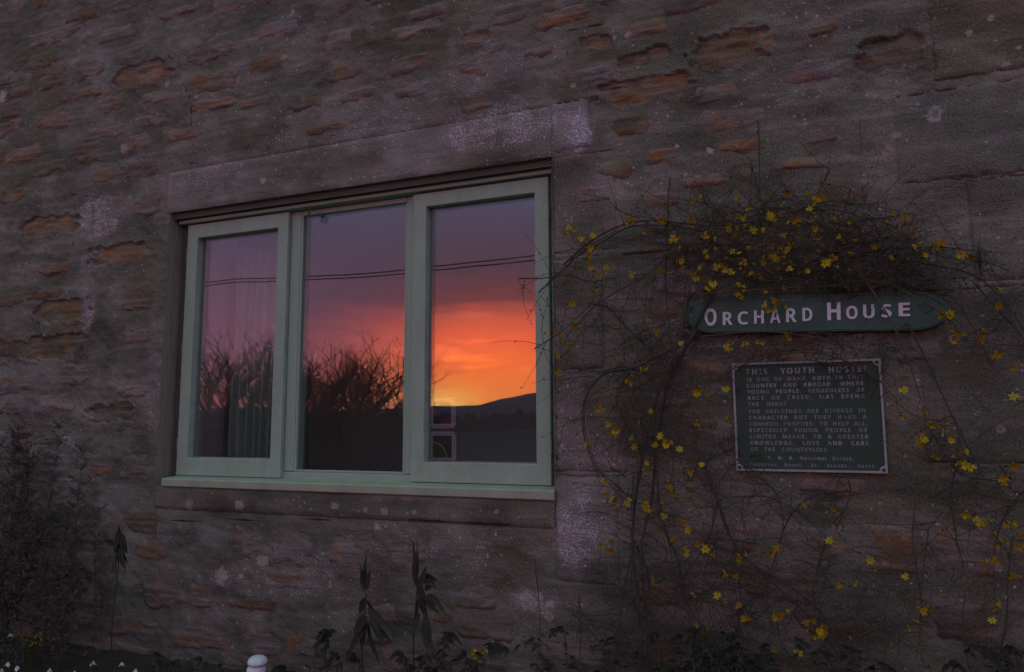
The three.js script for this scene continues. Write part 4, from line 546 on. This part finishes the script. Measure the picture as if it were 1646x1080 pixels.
  const heads = [[1.4, 0.0145, 0.0074], [1.15, 0.0145, 0.0076], [1.6, 0.015, 0.0072], [0.75, 0.014, 0.007], [0.3, 0.013, 0.0062]].map(([open, len, w], k) => { const m = new MB(); for (let i = 0; i < 6; i++) petal(m, (i / 6) * 6.283 + 0.2 * Math.sin(i * 3 + k), open + 0.18 * Math.sin(i * 5 + k * 2), len, w); m.tube([V(0, 0, -0.014), V(0, 0, -0.006), V(0, 0, 0.0012)], 0.0009, 0.002, 5); return m.geo(); });
  const yel = [mat(0.40, 0.315, 0.02, 0.85), mat(0.33, 0.26, 0.02, 0.85), mat(0.38, 0.325, 0.035, 0.85), mat(0.28, 0.18, 0.02, 0.85)];
  for (const y of yel) { y.transparent = false; }
  const twigs = new MB(), up = V(0, 0, 1), spots = [];
  const nearest = (p) => { let b = null, bd = 9; for (const c of chains) for (const v of c) { const d = v.distanceToSquared(p); if (d < bd) { bd = d; b = v; } } return b; };
  for (let i = 0; i < F.length; i += 2) {
    const p = loc(F[i], F[i + 1], 0.07 + q() * 0.05); spots.push(p);
    const m = put('flower', heads[Math.min(4, Math.floor(Math.pow(q(), 1.3) * 5))], yel[Math.min(3, Math.floor(Math.pow(q(), 1.4) * 4))], root, [p.x, p.y, p.z]);
    const f = V((q() - 0.5) * 1.5, (q() - 0.6) * 1.3, 0.35 + q() * 0.8).normalize(); m.quaternion.setFromUnitVectors(up, f); m.rotateZ(q() * 6.28); m.scale.setScalar(0.8 + q() * 0.4);
    const b = nearest(p), back = p.clone().addScaledVector(f, -0.016), midp = back.clone().lerp(b, 0.5).add(V((q() - 0.5) * 0.03, -0.012 + (q() - 0.5) * 0.03, -0.01));
    if (b.distanceTo(p) < 0.3) twigs.tube(curve([back, midp, b], 6), 0.0009, 0.0013, 3);
  }
  { // the smaller blossoms and buds between them, too many to pick apart
    const all = [], o = new THREE.Object3D();
    const put1 = (px, py) => { const p = loc(px, py, 0.04 + q() * 0.07), f = V((q() - 0.5) * 2, (q() - 0.6) * 1.6, 0.2 + q() * 0.8).normalize(); o.position.copy(p); o.quaternion.setFromUnitVectors(up, f); o.rotateZ(q() * 6.28); o.scale.setScalar(0.5 + q() * 0.32); o.updateMatrix(); all.push(heads[2 + Math.floor(q() * 3)].clone().applyMatrix4(o.matrix)); };
    for (let k = 0; k < 110; k++) { const t = q() * 6.283, r = Math.sqrt(q()); put1(1235 + Math.cos(t) * 165 * r, 395 + Math.sin(t) * 72 * r); }
    for (let k = 0; k < 190; k++) { const i = 2 * Math.floor((F.length / 2) * q()); put1(F[i] + (q() - 0.5) * 26, F[i + 1] + (q() - 0.5) * 24); }
    put('blossoms', mergeGeometries(all), mat(0.36, 0.29, 0.02, 0.85), root).userData.kind = 'stuff';
  }
  // fine twigs: off the stems, and a thicket above the board
  const leafs = new MB();
  const shoot = (p, d, len, r) => {
    const pts = [p.clone()]; let c = p.clone(); const dir = d.clone();
    for (let k = 0; k < 4; k++) { dir.x += (q() - 0.5) * 0.5; dir.y += (q() - 0.5) * 0.5 - 0.06; dir.z += (q() - 0.5) * 0.2; dir.normalize(); c = c.clone().addScaledVector(dir, len / 4); c.z = clamp(c.z, -0.06, 0.09); if (c.x + O.x > -0.41 && c.x + O.x < 0.46 && Math.abs(c.y + O.y - 1.82 + 0.037 * (c.x + O.x)) < 0.08 && q() < 0.85) c.z = Math.min(c.z, -0.074); if (Math.abs(c.x + O.x - 0.0075) < 0.24 && Math.abs(c.y + O.y - 1.4725) < 0.19 && q() < 0.8) c.z = Math.min(c.z, -0.078); pts.push(c); if (q() < 0.5) { const s = V(q() - 0.5, q() - 0.5, q() - 0.2).normalize(); leafs.leaf(c, s, V(s.y, -s.x, 0.3).normalize(), 0.006 + q() * 0.008, 0.004 + q() * 0.003, 0, 2); } }
    twigs.tube(pts, r, r * 0.5, 3); return pts;
  };
  for (const c of chains) for (let k = 0; k < c.length; k += 2) { const n = q() < 0.55 ? 1 : 0; for (let i = 0; i < n; i++) { const a = q() * 6.283, pts = shoot(c[k], V(Math.cos(a), Math.sin(a), 0.1).normalize(), 0.06 + q() * 0.16, 0.0012 + q() * 0.0006); if (q() < 0.5) shoot(pts[2], V(Math.cos(a + 1), Math.sin(a + 1), 0.1), 0.04 + q() * 0.08, 0.0009); } }
  const thick = [[1270, 395, 210, 60, 380], [1130, 415, 70, 70, 70], [1400, 440, 110, 30, 130], [1050, 690, 70, 180, 170], [1260, 555, 170, 22, 90], [1010, 560, 90, 90, 60], [1300, 960, 160, 120, 110], [1100, 970, 150, 110, 170], [1560, 480, 90, 70, 50], [1560, 780, 90, 130, 60], [1180, 800, 80, 90, 60]];
  for (const [px, py, a, b, n] of thick) for (let k = 0; k < n; k++) { const t = q() * 6.283, rr = Math.sqrt(q()), p = loc(px + Math.cos(t) * a * rr, py + Math.sin(t) * b * rr, 0.02 + q() * 0.07), an = q() * 6.283; shoot(p, V(Math.cos(an), Math.sin(an) * 0.7, 0.05).normalize(), 0.08 + q() * 0.18, 0.0010 + q() * 0.0008); }
  put('twigs', twigs.geo(), mat(0.088, 0.080, 0.064), root).userData.kind = 'stuff';
  put('buds', leafs.geo(), mat(0.085, 0.09, 0.05), root).userData.kind = 'stuff';
}

// ------------------------------------------------------------------ plants at the foot of the wall
const darkLeaf = mat(0.048, 0.054, 0.042), dryLeaf = mat(0.20, 0.105, 0.06), weedLeaf = mat(0.075, 0.082, 0.058);
{ // feathery shrub at the left
  const q = rng(515), root = base('feathery_shrub', -4.0, 0.36, 0.28); tag(root, 'dark feathery shrub against the wall in the bottom left corner', 'shrub');
  const st = new MB(), lf = new MB(), O = root.position;
  for (let k = 0; k < 38; k++) {
    const z = 0.06 + q() * 0.4, px = -90 + 215 * Math.pow(q(), 1.15), top = 1010 - (350 * Math.pow(q(), 0.75)) * (1 - 0.65 * smooth(60, 215, px)), a = at(px + (q() - 0.5) * 60, 1120, z).sub(O), b = at(px + (q() - 0.35) * 90, top, z * 0.6).sub(O); a.y = -0.01;
    const m = a.clone().lerp(b, 0.5).add(V((q() - 0.5) * 0.12, 0.05, (q() - 0.5) * 0.06)), c = curve([a, m, b], 12); st.tube(c, 0.003, 0.0008, 3);
    for (let i = 2; i <= 12; i++) for (let j = 0; j < 8; j++) {
      const an = q() * 6.283, d = V(Math.cos(an) * 0.9, 0.3 + q() * 0.7, Math.sin(an) * 0.5).normalize(), l = 0.03 + q() * 0.08, e = c[i].clone().addScaledVector(d, l); e.z = Math.max(e.z, 0.015 - O.z); st.tube([c[i], c[i].clone().lerp(e, 0.5).add(V(0, 0.006, 0)), e], 0.0009, 0.0005, 3);
      for (let f = 0; f < 4; f++) { const s = V(q() - 0.5, q() - 0.3, q() - 0.5).normalize(), o = c[i].clone().lerp(e, 0.3 + 0.7 * q()); lf.leaf(o, s, V(-s.y, s.x, 0.2).normalize(), 0.014 + q() * 0.016, 0.004 + q() * 0.004, 0.1, 2); }
    }
  }
  put('stems', st.geo(), stemMat, root).userData.kind = 'stuff'; put('foliage', lf.geo(), mat(0.085, 0.085, 0.074), root).userData.kind = 'stuff';
}
function stalk(name, label, px, pyTop, z, leaves, m, r = 0.003) {     // leaves: [px, py, tip px, tip py, width in px]
  const b = at(px, pyTop, z), root = base(name, b.x, 0.36, z); tag(root, label, 'plant'); const O = root.position, t = b.clone().sub(O);
  put('stem', new MB().tube(curve([V(0.008, -0.01, 0), V(-0.006, t.y * 0.4, 0.006), V(0.004, t.y * 0.75, 0), t], 14), r, r * 0.4, 6).geo(), m, root);
  leaves.forEach(([ax, ay, bx, by, w, arch = 0.12], i) => { const A = at(ax, ay, z + 0.004 * (i % 3)).sub(O), B = at(bx, by, z + 0.012 * ((i % 4) - 1)).sub(O), sc = A.distanceTo(B) / Math.hypot(bx - ax, by - ay), d = B.clone().sub(A).add(V(0, arch * A.distanceTo(B), 0)), len = d.length(), tw = (i % 5) * 0.5 - 1; d.normalize(); const s = V(-d.y, d.x, 0.55 * tw).normalize(); put('leaf', new MB().leaf(A, d, s, len, w * sc, arch, 8, 0.35).geo(), m, root); });
  return root;
}
stalk('withered_stalk', 'single withered stalk with a drooping dark seed head, below the window’s left corner', 193, 848, 0.34, [[192, 850, 190, 905, 13], [194, 856, 205, 892, 12], [192, 858, 183, 892, 11], [195, 866, 203, 925, 11], [190, 868, 186, 935, 9], [193, 880, 200, 915, 12], [188, 875, 166, 868, 9], [190, 900, 178, 922, 9], [192, 845, 194, 870, 9], [196, 880, 207, 908, 8]], darkLeaf);
stalk('pointed_plant', 'dark pointed dead plant under the middle light, shorter of the two', 588, 905, 0.14, [[588, 945, 589, 890, 14, 0], [586, 950, 580, 908, 10, 0], [590, 948, 595, 914, 9, 0], [586, 940, 583, 915, 8, 0], [590, 965, 606, 992, 11, 0.3], [588, 960, 577, 992, 10, 0.3], [592, 985, 628, 1012, 12, 0.5], [588, 985, 566, 1035, 12, 0.4], [590, 1000, 580, 1050, 13, 0.2], [592, 1000, 602, 1060, 13, 0.2], [594, 990, 620, 1048, 12, 0.3], [590, 990, 572, 1022, 10, 0.3], [600, 1010, 636, 1040, 11, 0.5], [586, 1015, 556, 1062, 12, 0.4], [596, 1020, 612, 1075, 12, 0.2], [592, 975, 612, 1030, 10, 0.2]], darkLeaf, 0.004);
stalk('pointed_plant', 'tall dark dead plant with hooked leaves under the window, right of the shorter one', 670, 870, 0.14, [[672, 930, 664, 866, 11, 0], [672, 925, 671, 882, 10, 0], [675, 945, 686, 908, 10, 0], [672, 945, 663, 903, 9, 0], [680, 930, 714, 930, 15, 0.7], [681, 936, 706, 946, 11, 0.6], [683, 965, 726, 984, 17, 0.7], [682, 970, 712, 990, 12, 0.6], [676, 960, 689, 1000, 14, 0.1], [674, 960, 668, 1010, 12, 0.1], [682, 985, 693, 1035, 12, 0.1], [680, 1000, 688, 1050, 11, 0.1], [676, 940, 683, 985, 15, 0.1], [684, 950, 702, 926, 10, 0.3], [676, 985, 662, 1030, 11, 0.2], [680, 1010, 700, 1060, 11, 0.3]], darkLeaf, 0.004);
function bramble(name, label, px0, px1, pyTop, n, seed, m1, m2, leafLen, leafN) {
  const q = rng(seed), c = at((px0 + px1) / 2, 1100, 0.2), root = base(name, c.x, 0.34, 0.2); tag(root, label, 'plant'); const O = root.position, st = new MB(), lf = new MB();
  for (let k = 0; k < n; k++) {
    const px = mix(px0, px1, q()), z = 0.05 + q() * 0.3, top = pyTop + (1080 - pyTop) * Math.pow(q(), 1.2), a = at(px, 1150, z).sub(O), b = at(px + (q() - 0.5) * 130, top, z * 0.7 + 0.02).sub(O); a.y = Math.min(a.y, 0);
    const mm = a.clone().lerp(b, 0.6).add(V((q() - 0.5) * 0.1, 0.04, (q() - 0.5) * 0.05)), e = b.clone().add(V((q() - 0.5) * 0.14, -0.05 * q(), 0.01)), cv = curve([a, mm, b, e], 12); st.tube(cv, 0.0022 + q() * 0.001, 0.0008, 4);
    for (let i = 3; i <= 12; i++) for (let j = 0; j < leafN; j++) { const an = q() * 6.283, d = V(Math.cos(an), 0.5 - q() * 1.1, Math.abs(Math.sin(an)) * 0.7).normalize(); lf.leaf(cv[i], d, V(-d.y, d.x, 0.4 * (q() - 0.5)).normalize(), leafLen * (0.5 + q()), leafLen * 0.4 * (0.5 + q()), 0.4 * q(), 3); }
  }
  put('stems', st.geo(), m1, root).userData.kind = 'stuff'; put('foliage', lf.geo(), m2, root).userData.kind = 'stuff'; return root;
}
bramble('tangled_weeds', 'low tangle of dark dead weeds beneath the window, between the ornament and the flowering climber', 470, 760, 1010, 17, 61, stemMat, darkLeaf, 0.035, 2);
bramble('tangled_weeds', 'low dark weeds at the foot of the flowering climber, below the plaque', 900, 1260, 1005, 22, 62, stemMat, darkLeaf, 0.028, 2);
bramble('tangled_weeds', 'thin dark weeds in the bottom right corner', 1280, 1690, 1035, 12, 63, stemMat, darkLeaf, 0.03, 2);
bramble('tangled_weeds', 'low green weeds at the wall foot between the feathery shrub and the white ornament', 250, 400, 1050, 10, 64, stemMat, weedLeaf, 0.03, 2);
bramble('bushy_weed', 'rounded dark leafy weed below the plaque', 1105, 1185, 1022, 20, 65, stemMat, darkLeaf, 0.018, 5);
{ // one dry brown leaf and a fallen sprig of blossom
  const a = at(470, 1015, 0.16), o = base('dry_leaf', a.x, a.y, 0.16), m = new MB(); m.leaf(V(0, 0, 0), V(0.15, -1, 0.05).normalize(), V(1, 0.15, 0.4).normalize(), 0.105, 0.045, 0, 8, 0.5); put('blade', m.geo(), dryLeaf, o); put('stalk', new MB().tube(curve([V(0, 0, 0), V(0.01, 0.02, 0.0), V(0.04, -0.15, -0.01), V(0.05, a.y * -1 + 0.36, 0)], 10), 0.0014, 0.001, 4).geo(), deadStem, o); tag(o, 'curled dry brown leaf hanging right of the white ornament', 'leaf');
  const m2 = new MB(); m2.leaf(V(0, 0, 0), V(-0.45, -1, 0.1).normalize(), V(1, -0.3, 0.5).normalize(), 0.06, 0.02, 0.1, 6, 0.5); put('blade', m2.geo(), dryLeaf, o, [0.05, 0.0, 0.01]);
}
{ // a dead leaf caught at the head of the window
  const a = at(498, 342, -0.058), o = base('caught_leaf', a.x, a.y, -0.058), m = new MB(); m.leaf(V(0.01, 0.02, 0), V(-0.35, -1, 0.05).normalize(), V(1, -0.3, 0.5).normalize(), 0.05, 0.02, 0, 5, 0.6); put('blade', m.geo(), mat(0.17, 0.10, 0.05), o); put('stalk', new MB().tube([V(0.01, 0.02, 0), V(0.02, 0.03, -0.002)], 0.001, 0.0008, 4).geo(), deadStem, o); tag(o, 'tiny dead leaf caught at the window head above the first mullion', 'leaf');
}
{ // stray sprig of yellow blossom under the window
  const a = at(772, 1050, 0.2), o = base('flower_sprig', a.x, 0.36, 0.2), O = o.position, q = rng(8), s = at(768, 1052, 0.2).sub(O); tag(o, 'small lone sprig of yellow blossom low under the window', 'flowers');
  put('stem', new MB().tube(curve([V(0.03, -0.02, 0), V(0.02, s.y * 0.5, 0.01), s, s.clone().add(V(0.05, 0.03, 0))], 10), 0.002, 0.001, 5).geo(), greenStem, o);
  const ye = mat(0.34, 0.28, 0.03, 0.8);
  for (let k = 0; k < 7; k++) { const p = at(760 + q() * 28, 1043 + q() * 14 - 0, 0.2 + q() * 0.03).sub(O), m = new MB(); for (let i = 0; i < 5; i++) { const an = (i / 5) * 6.28; m.leaf(V(0, 0, 0), V(Math.cos(an) * 0.8, Math.sin(an) * 0.8, 0.5).normalize(), V(-Math.sin(an), Math.cos(an), 0), 0.011, 0.008, 0, 3); } const f = put('flower', m.geo(), ye, o, [p.x, p.y, p.z]); f.rotation.set((q() - 0.5) * 1.2, (q() - 0.5) * 1.2, q() * 6); }
}
{ // yellow green primula-like leaves and the small white flowers in the left corner
  const white = mat(0.62, 0.62, 0.70, 0.7), grn = mat(0.05, 0.07, 0.03), proto = new THREE.Group(), m = new MB(), s = new MB();
  for (let i = 0; i < 6; i++) { const an = (i / 6) * 6.28; m.leaf(V(0, 0, 0), V(Math.cos(an) * 0.6, -0.8, Math.sin(an) * 0.6).normalize(), V(-Math.sin(an), 0, Math.cos(an)), i % 2 ? 0.016 : 0.024, 0.013, -0.05, 4, 0.3); }
  s.tube(curve([V(0.02, -0.2, 0), V(0.012, -0.08, 0.003), V(0.004, 0.012, 0), V(0, 0.0, 0)], 10), 0.0018, 0.001, 5); s.leaf(V(0.02, -0.2, 0), V(0.25, 1, 0.1).normalize(), V(1, -0.2, 0.4).normalize(), 0.15, 0.009, 0.1, 6); s.leaf(V(0.02, -0.2, 0), V(-0.3, 1, 0.2).normalize(), V(1, 0.3, -0.2).normalize(), 0.13, 0.009, 0.1, 6);
  const petals = put('petals', m.geo(), white, proto), stem = put('stem', s.geo(), grn, proto);
  const SNOW = ['small white nodding flower standing highest in the left corner, apart from the rest', 'white nodding flower just below the highest one at the left edge', 'white nodding flower right beside the pair at the left edge', 'white nodding flower between the left edge group and the withered stalk, low down', 'white nodding flower a little left of the withered stalk, slightly raised', 'white nodding flower at the foot of the withered stalk', 'rightmost white nodding flower, just right of the withered stalk foot', 'white nodding flower cut by the left edge of the photo', 'lowest white nodding flower, left of the withered stalk'];
  [[18, 1017, 0.42], [13, 1064, 0.5], [28, 1070, 0.5], [80, 1074, 0.46], [150, 1062, 0.36], [196, 1064, 0.3], [218, 1075, 0.36], [2, 1074, 0.52], [120, 1078, 0.4]].forEach(([px, py, z], i) => { const p = at(px, py, z), c = proto.clone(); c.name = numbered('snowdrop'); scene.add(c); c.position.copy(p); c.rotation.y = i * 1.7; c.scale.setScalar(0.9 + 0.25 * ((i * 7) % 5) / 5); tag(c, SNOW[i], 'flower', 'white flowers in the bed'); });
  const q = rng(19), o = base('yellow_green_plant', at(50, 1030, 0.44).x, 0.37, 0.44), lf = new MB(), fl = new MB(), O = o.position; tag(o, 'small plant with yellow green tips among the white flowers', 'plant');
  for (let k = 0; k < 26; k++) { const p = at(34 + q() * 34, 1016 + q() * 24, 0.42 + q() * 0.05).sub(O), d = V(q() - 0.5, 0.4 + q() * 0.6, q() - 0.3).normalize(); fl.leaf(p, d, V(-d.y, d.x, 0.3).normalize(), 0.014 + q() * 0.01, 0.008, 0.2, 3); if (k < 9) lf.tube(curve([V((q() - 0.5) * 0.03, -0.01, 0), V((q() - 0.5) * 0.04, p.y * 0.5, 0), p], 6), 0.0013, 0.0009, 4); }
  put('stems', lf.geo(), grn, o).userData.kind = 'stuff'; put('tips', fl.geo(), mat(0.16, 0.15, 0.03), o).userData.kind = 'stuff';
}
{ // white two-tier garden ornament
  const z = 0.34, c = at(414, 1063, z), o = base('garden_ornament', c.x, 0.36, z); o.scale.set(0.74, 1, 0.74); tag(o, 'small glossy white two tiered domed garden ornament at the bottom edge', 'ornament');
  const y = c.y - 0.36, gl = grainy(0.70, 0.74, 0.82, 0.22, 8, 0.3), L = (pts) => new THREE.LatheGeometry(pts.map(([a, b]) => new THREE.Vector2(a, b)), 36);
  put('cap', L([[0, 0.022], [0.016, 0.0215], [0.034, 0.018], [0.046, 0.010], [0.051, 0.0], [0.050, -0.007], [0.044, -0.010], [0.03, -0.011], [0, -0.011]]).translate(0, y, 0), gl, o);
  put('lower_tier', L([[0.0, -0.013], [0.034, -0.0135], [0.044, -0.019], [0.049, -0.029], [0.0495, -0.038], [0.045, -0.042], [0.02, -0.043], [0, -0.043]]).translate(-0.006, y, 0), gl, o);
  put('collar', L([[0.0, -0.0435], [0.038, -0.044], [0.04, -0.056], [0.034, -0.066], [0, -0.067]]).translate(-0.004, y, 0), mat(0.32, 0.05, 0.04, 0.4), o);
  put('stem', L([[0.012, -y - 0.01], [0.012, -0.067], [0, -0.067]]).translate(-0.004, y, 0), mat(0.12, 0.1, 0.09, 0.6), o);
}
renderer.render(scene, camera);
